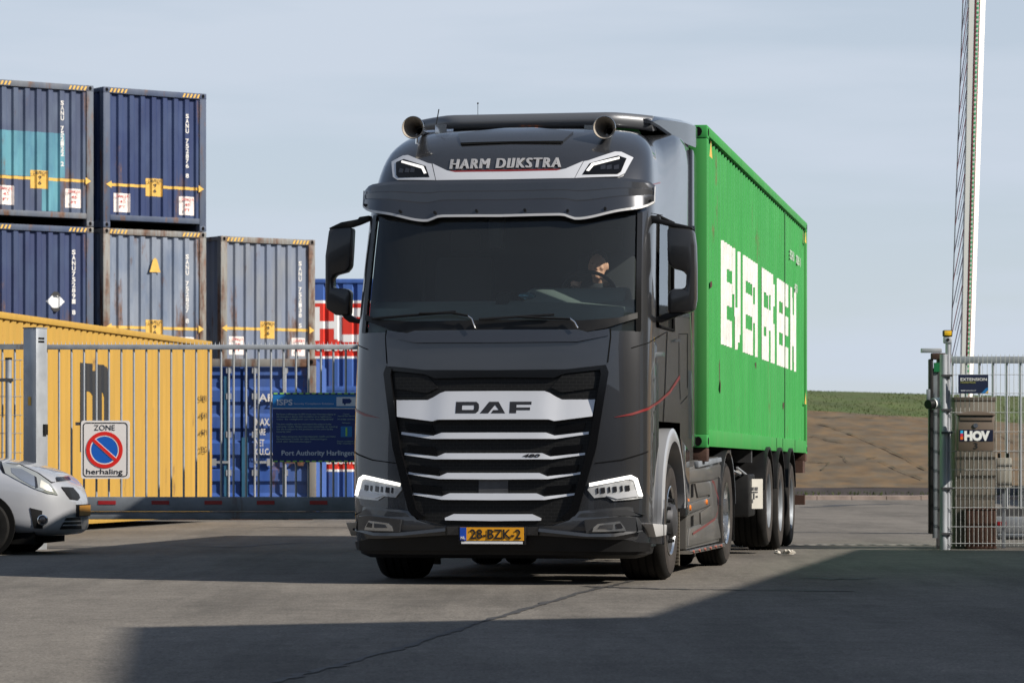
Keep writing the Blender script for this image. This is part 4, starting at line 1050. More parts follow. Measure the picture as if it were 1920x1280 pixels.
# number plate
m = MB(); m.box(-0.275, 0.275, -0.075, -0.045, 0.325, 0.47); plate = m.build('number_plate', M['black'], truck, bevel=0.004)
m = MB(); m.box(-0.26, 0.26, -0.082, -0.076, 0.358, 0.464); m.build('plate_face', M['orange_plate'], plate)
m = MB(); m.box(-0.26, -0.208, -0.085, -0.0825, 0.359, 0.463); m.build('country_band', M['nl_blue'], plate)
m = MB(); m.box(-0.25, 0.25, -0.080, -0.0755, 0.332, 0.352); m.build('dealer_strip', M['white'], plate)
lettering('plate_lettering', '28-BZK-2', M['ink'], plate, (0.03, -0.083, 0.374), (1, 0, 0), (0, 0, 1), 0.078, width=0.415, bold=0.010, align='c')
lettering('country_lettering', 'NL', M['white'], plate, (-0.234, -0.086, 0.370), (1, 0, 0), (0, 0, 1), 0.022, align='c')

# wipers
def wiper(blade, arm, metal):
    m = MB(); m.tube([P(*on_f(u, v), 0.045) for u, v in blade], 0.011, 6); m.tube([P(*on_f(u, v), 0.060) for u, v in arm], 0.009, 6); w = m.build('wiper', M['black'], truck, smooth=60)
    m = MB(); m.tube([P(*on_f(u, v), 0.05) for u, v in metal], 0.008, 6); m.build('pivot_arm', M['chrome'], w, smooth=60)
wiper([(704, 600), (770, 594), (857, 587)], [(790, 591), (850, 590), (880, 595)], [(879, 594), (887, 600), (893, 617)])
wiper([(900, 601), (960, 597), (1040, 592)], [(975, 597), (1030, 600), (1070, 601)], [(1069, 599), (1078, 606), (1084, 617)])

# mirrors
def mirror(hous, arm_u, arm_l, tm):
    poly = [(TF.on_y(u, v, tm).x, TF.on_y(u, v, tm).z) for u, v in hous]
    mt = mat('mirror_shell', (0.022, 0.022, 0.023), 0.32, coat=0.3) if 'mirror_shell' not in MATS else MATS['mirror_shell']
    m = MB()
    cx = sum(p[0] for p in poly)/len(poly)
    m.prism(poly, (tm, tm+0.17), 'y'); o = m.build('mirror', mt, truck, bevel=0.032)
    for a in (arm_u, arm_l):
        m = MB(); q = [(TF.on_y(u, v, tm+0.05).x, TF.on_y(u, v, tm+0.05).z) for u, v in a]; m.prism(q, (tm+0.03, tm+0.11), 'y'); m.build('arm', M['black'], o, bevel=0.008)
    s = 1 if cx > 0 else -1
    m = MB(); m.box(min(s*1.36, s*1.52), max(s*1.36, s*1.52), tm+0.171, tm+0.176, 2.68, 2.92); m.build('mirror_glass', M['chrome'], o)
mirror([(616, 429), (659, 425.5), (657, 470), (655, 500), (647, 509), (625, 515), (622, 522), (622, 540), (648, 540), (655, 546), (653, 590), (628, 590), (610, 578), (609, 520), (609, 480)],
       [(617, 428), (640, 417), (672, 411), (674, 407), (694, 404), (694, 413), (675, 421), (660, 426), (620, 431)], [(640, 588), (655, 589), (668, 597), (698, 600), (716, 612), (690, 609), (655, 604), (646, 597)], 0.62)
mirror([(1250, 425), (1299, 429), (1303, 460), (1304, 500), (1304, 560), (1300, 583), (1285, 586), (1251, 588), (1251, 548), (1262, 541), (1285, 541), (1286, 515), (1282, 508), (1262, 503), (1251, 494)],
       [(1205, 403), (1237, 405), (1238, 411), (1265, 418), (1298, 425), (1300, 430), (1262, 426), (1238, 420), (1217, 417), (1214, 424), (1205, 422)], [(1300, 582), (1240, 604), (1222, 604), (1221, 598), (1250, 587), (1285, 583)], 0.66)

# horns on the roof, aerials
mat('horn_bell', (0.42, 0.38, 0.33), 0.5, metal=0.3)
for sg, u in ((-1, 774), (1, 1133)):
    c = TF.on_y(u, 239, 0.80)
    m = MB(); m.revolve([(0.0, .092), (0.01, .096), (.03, .090), (.09, .072), (.20, .050), (.36, .034), (.52, .028), (.60, .030), (.62, 0.0)], c, 'y', 28)
    h = m.build('air_horn', M['alu'], truck, smooth=40)
    m = MB(); m.revolve([(0.001, .091), (.03, .083), (.08, .066), (.19, .044), (.30, .03), (.31, 0)], c, 'y', 28); m.build('bell', MATS['horn_bell'], h, smooth=40)
    m = MB(); m.cyl(c+Vector((0, .30, -.005)), c+Vector((0, .32, -.005)), .028, n=16); m.build('throat', M['matte_black'], h)
    m = MB()
    m.tube([c+Vector((0, .16, -.04)), c+Vector((0.005*sg, .16, -.13))], .011, 6); m.tube([c+Vector((-0.05*sg, .42, -.02)), c+Vector((-.09*sg, .40, -.06)), c+Vector((-.12*sg, .36, -.13))], .008, 6)
    m.box(c.x-sg*.17-.05, c.x-sg*.17+.05, c.y+.33, c.y+.52, c.z-.04, c.z+.055); m.tube([c+Vector((0, .45, 0)), c+Vector((-.25*sg, .47, .01))], .018, 8)
    m.build('bracket', M['chrome'], h, smooth=40)
m = MB(); a = TF.on_y(816, 246, 1.2); b = TF.on_y(823, 205, 1.2); m.tube([a, b], .005, 5); m.build('aerial', M['black'], truck)
m = MB(); a = TF.on_y(896, 240, 1.9); b = TF.on_y(896, 194, 1.9); m.tube([a, b], .0025, 5); m.ball(b, .008, n=8, m=6); m.build('aerial', M['black'], truck)

# roof spoiler and side deflectors
m = MB(); rings = []
for s in [-1.02+2.04*i/28 for i in range(29)]:
    k = max(0, (abs(s)-0.70)/0.32); y0 = 1.66+0.26*k; dz = -.012*k*k; zc_ = 3.886; rr = .066
    sec = [(y0+rr*math.cos(rad(a)), zc_+rr*math.sin(rad(a))) for a in range(300, 80, -20)]+[(2.4, 3.975), (3.20, 4.0), (3.24, 3.96), (3.20, 3.90), (2.4, 3.87)]
    rings.append([Vector((s, y, z+dz)) for y, z in sec])
m.loft(rings); sp = m.build('roof_spoiler', M['tube'], truck, smooth=50)
for sg in (1, -1):
    m = MB(); rings = []
    for (y, so, z0, z1) in ((1.80, 1.03, 3.865, 3.905), (2.0, 1.07, 3.845, 3.945), (2.4, 1.13, 3.80, 3.972), (2.8, 1.19, 3.765, 3.99), (3.15, 1.225, 3.765, 4.0), (3.27, 1.225, 3.80, 3.985)):
        rings.append([Vector((sg*.86, y, z0+.02)), Vector((sg*.86, y, z1)), Vector((sg*(so-.05), y, z1)), Vector((sg*so, y, z1-.03)), Vector((sg*so, y, z0+.015)), Vector((sg*(so-.02), y, z0))])
    m.loft(rings); m.build('side_wing', M['paint'], sp, smooth=35)
    m = MB(); m.prism([(REAR-.02, 1.12), (REAR-.02, 3.745), (3.05, 3.75), (3.24, 3.69), (3.27, 3.50), (3.27, 1.45), (3.2, 1.12)], (sg*1.185, sg*1.222), 'x'); m.build('side_deflector', M['paint'], truck, bevel=0.012)
    m = MB(); m.box(min(sg*1.0, sg*1.19), max(sg*1.0, sg*1.19), REAR+.01, 3.1, 1.12, 3.70); m.build('deflector_frame', M['matte_black'], truck)
m = MB()
for s in (-.06, 0, .06): m.box(s-.012, s+.012, 1.60, 1.62, 3.815, 3.828)
m.build('roof_marker', M['amber'], sp)
m = MB(); m.box(-1.0, 1.0, 2.7, 3.1, 3.74, 3.865); m.build('spoiler_frame', M['matte_black'], sp)

# wheels
def wheel(parent, s, t, r, wd, sgn, kind, zc=None):
    """outer face of the tyre at |s|; sgn = side"""
    c = Vector((sgn*(s-wd), t, zc if zc else r)); prof = [(0, .58*r), (0, .90*r), (.015, .955*r), (.05, .995*r)]
    for k in range(4):
        x = .05+(wd-.10)*(k+.7)/4.4; prof += [(x-.009, r), (x-.007, r-.014), (x+.007, r-.014), (x+.009, r)]
    prof += [(wd-.05, .995*r), (wd-.015, .955*r), (wd-.002, .90*r), (wd+.004, .80*r), (wd-.002, .66*r), (wd-.012, .58*r)]
    w = bpy.data.objects.new('wheel', None); COL.objects.link(w); w.parent = parent
    m = MB(); m.revolve(prof, c, 'x', 56, sgn=sgn); m.build('tyre', M['rubber'], w, smooth=35)
    m = MB(); m.revolve([(wd-.0005, .90*r), (wd+.006, .80*r), (wd+.0005, .66*r), (wd-.010, .585*r)], c, 'x', 56, sgn=sgn); m.build('sidewall', M['tyre_side'], w, smooth=60)
    if kind == 'steer':
        pr = [(wd-.006, .585*r), (wd-.015, .55*r), (wd-.06, .53*r), (wd-.055, .46*r), (wd-.02, .40*r), (wd-.01, .30*r), (wd+.03, .27*r), (wd+.045, .20*r), (wd+.05, 0)]; mt = M['steel_dark']; rn, dn = .36, wd-.015
    elif kind == 'drive':
        pr = [(wd-.004, .585*r), (wd-.02, .55*r), (wd-.17, .52*r), (wd-.18, .34*r), (wd-.09, .30*r), (wd-.06, .2*r), (wd-.05, 0)]; mt = M['alu']; rn, dn = .42, wd-.178
    else:
        pr = [(wd-.004, .585*r), (wd-.02, .55*r), (wd-.12, .52*r), (wd-.11, .40*r), (wd-.10, .32*r), (wd-.03, .26*r), (wd-.02, .1*r), (wd-.015, 0)]; mt = M['galv_dark']; rn, dn = .40, wd-.11
    m = MB(); m.revolve(pr, c, 'x', 48, sgn=sgn); m.build('rim', mt, w, smooth=40)
    if kind == 'steer':
        m = MB(); m.revolve([(wd-.003, .592*r), (wd+.002, .575*r), (wd-.014, .548*r), (wd-.02, .55*r)], c, 'x', 48, sgn=sgn); m.build('rim_edge', M['alu'], w, smooth=40)
    m = MB()
    for k in range(10):
        a = 2*math.pi*k/10; p = c+Vector((sgn*dn, rn*r*math.cos(a), rn*r*math.sin(a))); m.cyl(p, p+Vector((sgn*.035, 0, 0)), .017, .013, n=8)
    m.build('wheel_nut', M['alu'] if kind != 'steer' else M['black'], w, smooth=40)
    m = MB(); m.cyl(c+Vector((sgn*.02, 0, 0)), c+Vector((sgn*(wd-.2 if wd > .26 else .06), 0, 0)), .5*r, n=24); m.build('brake_drum', M['matte_black'], w)
    return w
for sg in (1, -1):
    wheel(truck, 1.235, 1.47, 0.495, 0.385, sg, 'steer')
    wheel(truck, 1.235, 5.42, 0.50, 0.275, sg, 'drive'); wheel(truck, 0.90, 5.42, 0.50, 0.275, sg, 'trailer')
    # silver arch over the front wheel
    m = MB(); rings = []
    for k in range(31):
        a = rad(196-k*(196-8)/30); ri, ro = .66, .655+.115*max(0.15, math.sin(max(0, min(math.pi, a*0.93))))
        ca, sa_ = math.cos(a), math.sin(a)
        rings.append([Vector((sg*x, 1.47+rr*ca*1.0, .50+rr*sa_)) for x, rr in ((1.00, ri), (1.268, ri), (1.272, ri+.02), (1.262, ro-.02), (1.252, ro), (1.00, ro))])
    m.loft(rings); m.build('wheel_arch', mat('arch_silver', (0.40, 0.41, 0.43), 0.35, metal=0.35, coat=0.5) if 'arch_silver' not in MATS else MATS['arch_silver'], truck, smooth=35)
    pts = [TF.on_x(u, v, 1.255) for u, v in ((1222, 981), (1248.5, 983), (1247, 1003), (1228, 1006))]
    m = MB(); m.prism([(p.y, p.z) for p in pts], (sg*1.1, sg*1.265), 'x'); m.build('arch_end', M['trim_white'], truck, bevel=0.006)
    pts = [TF.on_x(u, v, 1.22) for u, v in ((1274, 822), (1290, 845), (1290, 966), (1283, 967), (1282, 930), (1279, 880))]
    m = MB(); m.prism([(p.y, p.z) for p in pts], (sg*.95, sg*1.235), 'x'); m.build('step_panel', M['paint'], truck, bevel=0.01)
    # ribbed flap behind the front wheel
    m = MB(); m.box(min(sg*.86, sg*1.20), max(sg*.86, sg*1.23), 2.03, 2.06, .10, .56)
    for k in range(15): m.box(min(sg*.86, sg*1.20), max(sg*.86, sg*1.23), 2.005, 2.032, .11+k*.03, .124+k*.03)
    m.build('mud_flap', mat('dusty_flap', (0.10, 0.085, 0.065), 0.9) if 'dusty_flap' not in MATS else MATS['dusty_flap'], truck)
    # side skirt
    px = [(1288.6, 876.5), (1305, 874.5), (1305, 863), (1348.7, 855.8), (1351, 866), (1353, 872), (1353, 1010), (1351, 1015), (1288.6, 1029.7)]
    pts = [TF.on_x(u, v, 1.22) for u, v in px]
    m = MB(); m.prism([(p.y, p.z) for p in pts], (sg*.70, sg*1.21), 'x'); sk = m.build('side_skirt', M['skirt'], truck, bevel=0.01)
    def plate_on(name, px, d0, d1, material, bev=0.006):
        q = [TF.on_x(u, v, 1.22) for u, v in px]; m = MB(); m.prism([(p.y, p.z) for p in q], (sg*d0, sg*d1), 'x'); return m.build(name, material, sk, bevel=bev)
    plate_on('upper_panel', [(1289, 881), (1350, 871), (1350, 893), (1334, 899), (1289, 905)], 1.20, 1.228, M['skirt'])
    plate_on('step_tread', [(1305, 864.5), (1348, 857), (1349, 865), (1305, 876)], 1.20, 1.245, M['galv_dark'])
    plate_on('indicator_strip', [(1287, 944), (1328, 931), (1330, 945), (1287, 963)], 1.20, 1.24, M['skirt'])
    plate_on('locker_door', [(1303, 906), (1331, 901), (1341, 921), (1344, 945), (1339, 973), (1314, 985), (1313, 960), (1331, 948), (1330, 927), (1308, 932)], 1.20, 1.226, M['skirt'])
    plate_on('locker_door', [(1292, 990), (1345, 971), (1352, 1008), (1290, 1024)], 1.20, 1.224, M['skirt'])
    plate_on('skirt_recess', [(1297, 907), (1302, 906), (1302, 931), (1297, 933)], 1.195, 1.213, M['matte_black'], 0); plate_on('skirt_recess', [(1297, 968), (1302, 965), (1302, 985), (1297, 987)], 1.195, 1.213, M['matte_black'], 0)
    for u, v in ((1293.6, 951.6), (1324.6, 941)):
        p = TF.on_x(u, v, 1.24); m = MB(); m.cyl((sg*1.238, p.y, p.z), (sg*1.252, p.y, p.z), .028, .022, n=14); m.build('side_indicator', M['amber'], sk, smooth=40)
    pth = [(1333, 901), (1337, 905), (1345, 935), (1344, 958), (1339, 972), (1322, 984), (1297, 1000)]
    q = [TF.on_x(u, v, 1.22) for u, v in pth]; m = MB(); vs = []; fs = []
    for k, p in enumerate(q): w_ = .011; vs += [(sg*1.2305, p.y-w_, p.z-w_), (sg*1.2305, p.y+w_, p.z+w_)]
    for k in range(len(q)-1): fs.append((2*k, 2*k+1, 2*k+3, 2*k+2))
    m.add(vs, fs); m.build('red_line', M['stripe_red'], sk)
    q = [TF.on_x(u, v, 1.22) for u, v in ((1288.6, 1031), (1353, 1017), (1354, 1024.5), (1289, 1038.5))]
    m = MB(); m.prism([(p.y, p.z) for p in q], (sg*1.10, sg*1.25), 'x'); st = m.build('light_bar', M['alu'], sk, bevel=0.008)
    m = MB()
    for k in range(6):
        f = (k+.4)/6.2; a, b = q[0].lerp(q[1], f), q[3].lerp(q[2], f); p = a.lerp(b, .5); m.cyl((sg*1.249, p.y, p.z), (sg*1.262, p.y, p.z), .014, n=8)
    m.build('bar_light', mat('small_red_lens', (0.45, 0.16, 0.12), 0.3) if 'small_red_lens' not in MATS else MATS['small_red_lens'], st)
    # guard over the drive wheel
    m = MB(); rings = []
    for k in range(21):
        a = rad(172-k*8.2); ca, sa_ = math.cos(a), math.sin(a)
        rings.append([Vector((sg*x, 5.42+rr*ca, .50+rr*sa_)) for x, rr in ((.60, .575), (1.25, .575), (1.25, .60), (.60, .605))])
    m.loft(rings); m.build('mudguard', M['paint_flat'], truck, smooth=35)
    m = MB(); m.box(min(sg*.60, sg*1.23), max(sg*.60, sg*1.23), 6.03, 6.05, .22, .75); m.build('mud_flap', M['black'], truck)
    # frame rails, axle
    m = MB(); m.box(min(sg*.36, sg*.44), max(sg*.36, sg*.44), .9, 6.3, .70, .96); m.build('frame_rail', M['matte_black'], truck)
m = MB(); m.box(-.95, .95, .55, .90, .62, 1.90); m.box(-.55, .55, .30, .60, .30, 1.60); m.box(-.48, .48, .9, 2.4, .40, 1.38); m.build('engine_bay', M['matte_black'], truck)
m = MB(); m.cyl((-.95, 1.47, .48), (.95, 1.47, .48), .06, n=12); m.cyl((-.95, 5.42, .5), (.95, 5.42, .5), .09, n=12); m.ball((0, 5.42, .5), .23); m.build('axle', M['matte_black'], truck)
m = MB(); m.box(-1.0, 1.0, 2.42, 2.9, .70, 1.30); m.box(-.5, .5, 4.2, 5.4, .97, 1.02); m.build('chassis_deck', M['matte_black'], truck)
m = MB(); m.box(-.98, -.52, .45, .75, .20, .34); m.build('step_box', M['matte_black'], truck)

# ---- inside the cab
m = MB(); m.box(-1.17, 1.17, .50, 2.9, 1.38, 1.42); m.build('cab_floor', M['interior'], cab)
m = MB(); m.box(-1.12, 1.12, 1.0, 2.9, 3.20, 3.24); m.build('headlining', M['interior'], cab)
m = MB(); rings = []
for k in range(25):
    s_ = -1.10+2.2*k/24; f0 = F(s_, 2.06)+.07; rings.append([Vector((s_, y, z)) for y, z in ((f0+.06, 1.45), (f0, 2.06), (max(.34, f0+.06), 2.24), (max(.62, f0+.10), 2.31), (max(.86, f0+.14), 2.30), (max(.92, f0+.16), 2.22), (max(.90, f0+.15), 1.45))])
m.loft(rings); dash = m.build('dashboard', M['dash'], truck, smooth=40)
m = MB(); m.prism([(.52, 2.28), (.70, 2.40), (.88, 2.425), (.98, 2.38), (.98, 2.20), (.60, 2.20)], (.14, .98), 'x'); m.build('instrument_hood', M['dash'], dash, bevel=0.03)
m = MB(); m.prism([(.42, 2.22), (.55, 2.36), (.66, 2.38), (.78, 2.34), (.78, 2.20)], (-.08, .02), 'x'); m.build('camera_pod', M['black'], dash, bevel=0.01)
m = MB(); a = TF.on_y(932, 440, .55); m.prism([(a.x-.055, a.z-.12), (a.x+.055, a.z-.12), (a.x+.065, a.z+.25), (a.x-.065, a.z+.25)], (.50, .60), 'y'); m.build('toll_box', M['black'], cab, bevel=0.01)
for s in (-.62, .62):
    st = bpy.data.objects.new('cab_seat', None); COL.objects.link(st); st.parent = truck
    m = MB(); m.box(s-.26, s+.26, 1.25, 1.80, 1.86, 2.02); m.build('cushion', M['seat'], st, bevel=.04)
    m = MB(); m.prism([(1.72, 2.0), (1.84, 2.0), (1.98, 2.72), (1.90, 2.76)], (s-.25, s+.25), 'x'); m.build('backrest', M['seat'], st, bevel=.03)
    m = MB(); m.box(s-.13, s+.13, 1.92, 2.0, 2.78, 2.98); m.build('headrest', M['seat'], st, bevel=.03)
    m = MB(); m.box(s-.2, s+.2, 1.35, 1.75, 1.42, 1.86); m.build('base', M['interior'], st)
m = MB(); ctr = Vector((.62, 1.00, 2.37)); ring = []
tilt_ = Matrix.Rotation(rad(35), 3, 'X')
for k in range(33):
    a = 2*math.pi*k/32; ring.append(ctr+tilt_ @ Vector((.225*math.cos(a), 0, .225*math.sin(a))))
m.tube(ring, .016, 8); sw = m.build('steering_wheel', M['black'], truck, smooth=60)
m = MB(); m.cyl(ctr, ctr+tilt_ @ Vector((0, -.25, -.05)), .04, n=10); m.box(ctr.x-.2, ctr.x+.2, ctr.y-.02, ctr.y+.02, ctr.z-.03, ctr.z+.03); m.build('column', M['black'], sw)
# blue crumpled wrapper on the dashboard
wp = TF.on_y(990, 556, .60); m = MB(); r2 = random.Random(3)
m.ball((0, 0, 0), .075, .05, .03, n=12, m=8); m.v = [tuple(c*(0.75+0.5*r2.random()) for c in p) for p in m.v]
wr = m.build('crumpled_wrapper', mat('foil_blue', (0.10, 0.26, 0.34), 0.25, metal=0.6), None)
wr.location = TF.m @ Vector((wp.x, .60, 2.345)); tag(wr, 'shiny crumpled blue wrapper lying on the truck dashboard', 'wrapper')

# ------------------------------------------------------------------ driver
dl = TF.m @ Vector((0, 0, 0))
SKIN = mat('skin', (0.60, 0.31, 0.21), 0.55); HAIR = mat('short_grey_brown_hair', (0.05, 0.038, 0.03), 0.8); JACK = mat('dark_work_jacket', (0.015, 0.017, 0.022), 0.9); BAND = mat('reflective_band', (0.70, 0.70, 0.70), 0.4)
def limb(m, a, b, ra, rb, n=14):
    a, b = Vector(a), Vector(b); m.cyl(a, b, ra, rb, n=n); m.ball(a, ra, n=n, m=8); m.ball(b, rb, n=n, m=8)
hd = TF.on_y(1120, 499, 1.30); hs, hz = hd.x, hd.z
def body(m, pad=0.0):
    sh = hz-.25
    limb(m, (hs, 1.50, 2.06), (hs, 1.44, 2.25), .155+pad, .15+pad); limb(m, (hs, 1.44, 2.25), (hs, 1.41, sh-.02), .15+pad, .145+pad)
    limb(m, (hs-.13, 1.42, sh), (hs+.13, 1.42, sh), .075+pad, .075+pad)
    limb(m, (hs-.19, 1.42, sh-.01), (hs-.25, 1.22, sh-.22), .058+pad, .046+pad); limb(m, (hs-.25, 1.22, sh-.22), (hs-.13, 1.02, 2.42), .044+pad, .032+pad)
    limb(m, (hs+.19, 1.42, sh-.01), (hs+.30, 1.24, sh-.16), .058+pad, .046+pad); limb(m, (hs+.30, 1.24, sh-.16), (hs+.13, 1.03, 2.45), .044+pad, .032+pad)
m = MB(); body(m)
for s in (-1, 1):
    limb(m, (hs+s*.10, 1.50, 2.07), (hs+s*.15, 1.10, 2.05), .085, .065); limb(m, (hs+s*.15, 1.10, 2.05), (hs+s*.15, .98, 1.62), .062, .045); limb(m, (hs+s*.15, 1.0, 1.52), (hs+s*.15, .82, 1.47), .042, .036)
    wx = hs+s*.13; wy, wz = (1.02, 2.42) if s < 0 else (1.03, 2.45)
    limb(m, (wx, wy, wz), (wx-s*.005, wy-.05, wz+.035), .030, .032)
    for k in range(4):
        f = Vector((wx+(k-1.5)*.018, wy-.065, wz+.05-abs(k-1.3)*.006)); ln = (.030, .034, .032, .026)[k]
        limb(m, f, f+Vector((0, -ln, .012)), .0095, .009, 8); limb(m, f+Vector((0, -ln, .012)), f+Vector((0, -ln-.012, -.022)), .009, .008, 8)
    limb(m, (wx-s*.03, wy-.03, wz+.03), (wx-s*.05, wy-.055, wz+.06), .011, .009, 8)
limb(m, (hs, 1.41, hz-.20), (hs, 1.36, hz-.10), .055, .052)
m.ball((hs, 1.345, hz+.02), .076, .096, .105, 20, 14); m.ball((hs, 1.315, hz-.055), .058, .068, .062, 16, 10); m.ball((hs, 1.265, hz-.09), .028, .022, .022, 12, 8)
m.cyl((hs, 1.262, hz+.02), (hs, 1.238, hz-.022), .010, .016, n=10); m.ball((hs, 1.240, hz-.022), .017, .016, .013, 10, 8)
m.ball((hs, 1.252, hz-.058), .026, .014, .008, 10, 6)
for s in (-1, 1):
    m.ball((hs+s*.03, 1.262, hz+.028), .020, .012, .008, 10, 6); m.ball((hs+s*.078, 1.36, hz), .010, .022, .034, 10, 8)
    m.ball((hs+s*.040, 1.272, hz-.02), .022, .018, .02, 10, 6)
person = m.build('person', SKIN, None, remesh=0.008)
tag(person, 'driver in dark work jacket at the truck wheel, head bowed, sleeves with reflective bands', 'person')
person.location = TF.loc; person.rotation_euler = (0, 0, TR)
m = MB(); body(m, 0.014); m.build('jacket', JACK, person, remesh=0.012)
m = MB(); m.ball((hs, 1.362, hz+.050), .082, .094, .090, 20, 12); m.build('hair', HAIR, person, smooth=180)
m = MB()
sh = hz-.25
for (a, b, fs_) in (((hs+.19, 1.42, sh-.01), (hs+.30, 1.24, sh-.16), (.45, .75)), ((hs+.30, 1.24, sh-.16), (hs+.13, 1.03, 2.45), (.25, .45, .65)), ((hs-.25, 1.22, sh-.22), (hs-.13, 1.02, 2.42), (.3, .55))):
    a, b = Vector(a), Vector(b)
    for f in fs_: p = a.lerp(b, f); d = (b-a).normalized(); m.cyl(p-d*.022, p+d*.022, .068-.012*f, n=16)
m.build('reflective_band', BAND, person, smooth=40)
for s in (-1, 1):
    m = MB(); m.ball((hs+s*.030, 1.259, hz+.020), .013, .004, .003, 8, 6); m.build('eye', HAIR, person, smooth=180)

# ------------------------------------------------------------------ trailer and the green container on it
nr = Vector((UX(1326, 30.1), 30.1)); xa = Vector((math.cos(TH), math.sin(TH)))
gc = nr-xa*1.219
GL = Frame((gc.x, gc.y, 1.115), TH)
gi = container('shipping_container', 'bright green container with huge white lettering riding on the semi trailer', (gc.x, gc.y, 1.115), TH, body=M['c_green'], frame=M['c_green_frame'], cast=M['c_green'], side_period=0.278, dp=0.03)
gi['t'].rotation_euler = (rad(-0.14), 0, TH)
ps, sm, dsn = gi['side']
def ku(xz): # letter table column -> metres along the container
    return GL.on_x(1300+xz/4, 560, 1.19).y
LET = [(212, 248, [(0, 1)]), (248, 287, [(0, .245), (.373, .603), (.74, 1)]),
       (302.5, 306, [(0, .46)]), (306, 311, [(0, .68)]), (311, 317, [(0, 1)]), (317, 323, [(.52, 1)]), (323, 329, [(.58, 1)]), (329, 337, [(.60, .98)]), (337, 345, [(0, .92)]), (345, 353, [(0, .84)]), (353, 361, [(0, .72)]),
       (381, 398, [(0, 1)]), (398, 438, [(0, .25), (.375, .595), (.745, 1)]), (438, 455, [(0, 1)]), (455, 467, [(0, .27), (.45, .65)]), (467, 484, [(0, 1)]),
       (510, 526, [(0, 1)]), (526, 545, [(0, .25), (.42, .63), (.735, 1)]), (545, 558, [(0, .27), (.42, 1)]), (558, 573, [(0, 1)]), (573, 584, [(0, .25), (.42, .65)]), (584, 605, [(0, 1)]), (605, 609, [(.1, .35), (.55, 1)]),
       (629, 640, [(0, 1)]), (640, 668, [(0, .25), (.385, .61), (.755, 1)]), (668, 690, [(0, 1)]), (690, 709, [(0, .27), (.385, .61), (.75, 1)]),
       (726, 739, [(0, 1)]), (739, 745, [(.12, .50)]), (745, 751, [(.32, .70)]), (751, 757, [(.52, .90)]), (757, 770, [(0, 1)])]
LK = [(ku(a), ku(b), iv) for a, b, iv in LET]
LZ1, LZ0 = 3.09-1.115, 2.105-1.115
def let_iv(y):
    for a, b, iv in LK:
        if a <= y <= b: return [(LZ1-(LZ1-LZ0)*q1, LZ1-(LZ1-LZ0)*q0) for q0, q1 in iv]
    return []
corr_decal('side_lettering', ps, sm, let_iv, M['offwhite'], gi['t'], LK[0][0]-0.1, LK[-1][1]+0.1, off=0.004, step=0.05)
m = MB()
for (tx, u, v, hh, ww) in (('EGHU', 1487, 520, .11, .62), ('926 1', 1494, 506, .11, .7), ('45G1', 1495, 500, .10, .45)):
    p = GL.on_x(u, v, 1.19)
    zz = {'EGHU': 2.30, '926 1': 2.30, '45G1': 1.95}[tx]; yy = {'EGHU': 9.7, '926 1': 10.65, '45G1': 10.4}[tx]
    lettering('serial_lettering', tx, M['dim_lettering'], gi['t'], (1.196, yy, zz), (0, 1, 0), (0, 0, 1), hh, width=ww, bold=0.02)
m = MB()
for yy, zz in ((0.17, 2.63), (11.75, 2.63), (11.75, 0.62)):
    m.add([(1.2215, yy, zz), (1.2215, yy+.26, zz), (1.2215, yy+.13, zz+.15)], [(0, 1, 2)])
m.build('hazard_triangle', M['yellow'], gi['t'])
m = MB(); yk = GL.on_x(1471, 600, 1.19).y; m.box(1.188, 1.196, yk-.045, yk+.045, .17, 2.80); m.build('panel_joint', mat('dark_green_joint', (0.012, 0.10, 0.02), 0.6), gi['t'])
m = MB(); r4 = random.Random(11)
for (yc, zc, hh, ww) in ((1.35, .72, .16, .05), (1.45, .60, .10, .04), (.6, 1.5, .05, .09), (.35, 1.15, .10, .04), (5.2, .9, .05, .10), (8.8, .55, .06, .14)):
    n = 9; vs = [(1.1935, yc+ww*(0.5+r4.random()*.6)*math.cos(2*math.pi*k/n), zc+hh*(0.4+r4.random()*.7)*math.sin(2*math.pi*k/n)) for k in range(n)]
    m.add(vs, [tuple(range(n))])
m.build('scuff_mark', M['rust'], gi['t'])
m = MB()
for yy in (7.55, 8.4, 10.2): m.box(1.2155, 1.219, yy, yy+.05, .02, .16)
m.build('rail_marks', MATS['dark_green_joint'], gi['t'])

trl = thing('semi_trailer', 'black three axle container trailer coupled behind the grey truck', 'trailer', (gc.x, gc.y, 0), TH)
for s in (-1, 1):
    m = MB(); m.box(min(s*.36, s*.50), max(s*.36, s*.50), .2, 12.1, .82, 1.10); m.build('frame_rail', M['matte_black'], trl)
for y in (.05, 2.5, 4.8, 6.2, 8.0, 10.0, 12.0):
    m = MB(); m.box(-1.18, 1.18, y, y+.12, .98, 1.108); m.build('cross_member', M['steel_dark'], trl)
for s in (-1, 1):
    for y in (.06, 12.02):
        m = MB(); m.box(min(s*1.05, s*1.215), max(s*1.05, s*1.215), y-.04, y+.14, .99, 1.112); m.build('twist_lock', M['rust'], trl, bevel=.01)
WY = (6.25, 7.78, 9.36)
for k, y in enumerate(WY):
    for s in (1, -1):
        wheel(trl, 1.245, y, .50, .385, s, 'trailer', zc=.57 if k == 0 else .50)
        m = MB(); rings = []
        for q in range(17):
            a = rad(165-q*9.4); rings.append([Vector((s*x, y+rr*math.cos(a), .54+rr*math.sin(a))) for x, rr in ((.84, .58), (1.25, .58), (1.25, .61), (.84, .61))])
        m.loft(rings); m.build('mudguard', M['black'], trl, smooth=40)
    m = MB(); m.cyl((-1.0, y, .55), (1.0, y, .55), .075, n=12); m.box(-.6, .6, y-.1, y+.1, .55, .82); m.build('axle', M['matte_black'], trl)
for s in (1, -1):
    m = MB(); m.box(min(s*.60, s*1.18), max(s*.60, s*1.18), 4.55, 5.25, .42, .86); m.build('tool_box', M['black'], trl, bevel=.02)
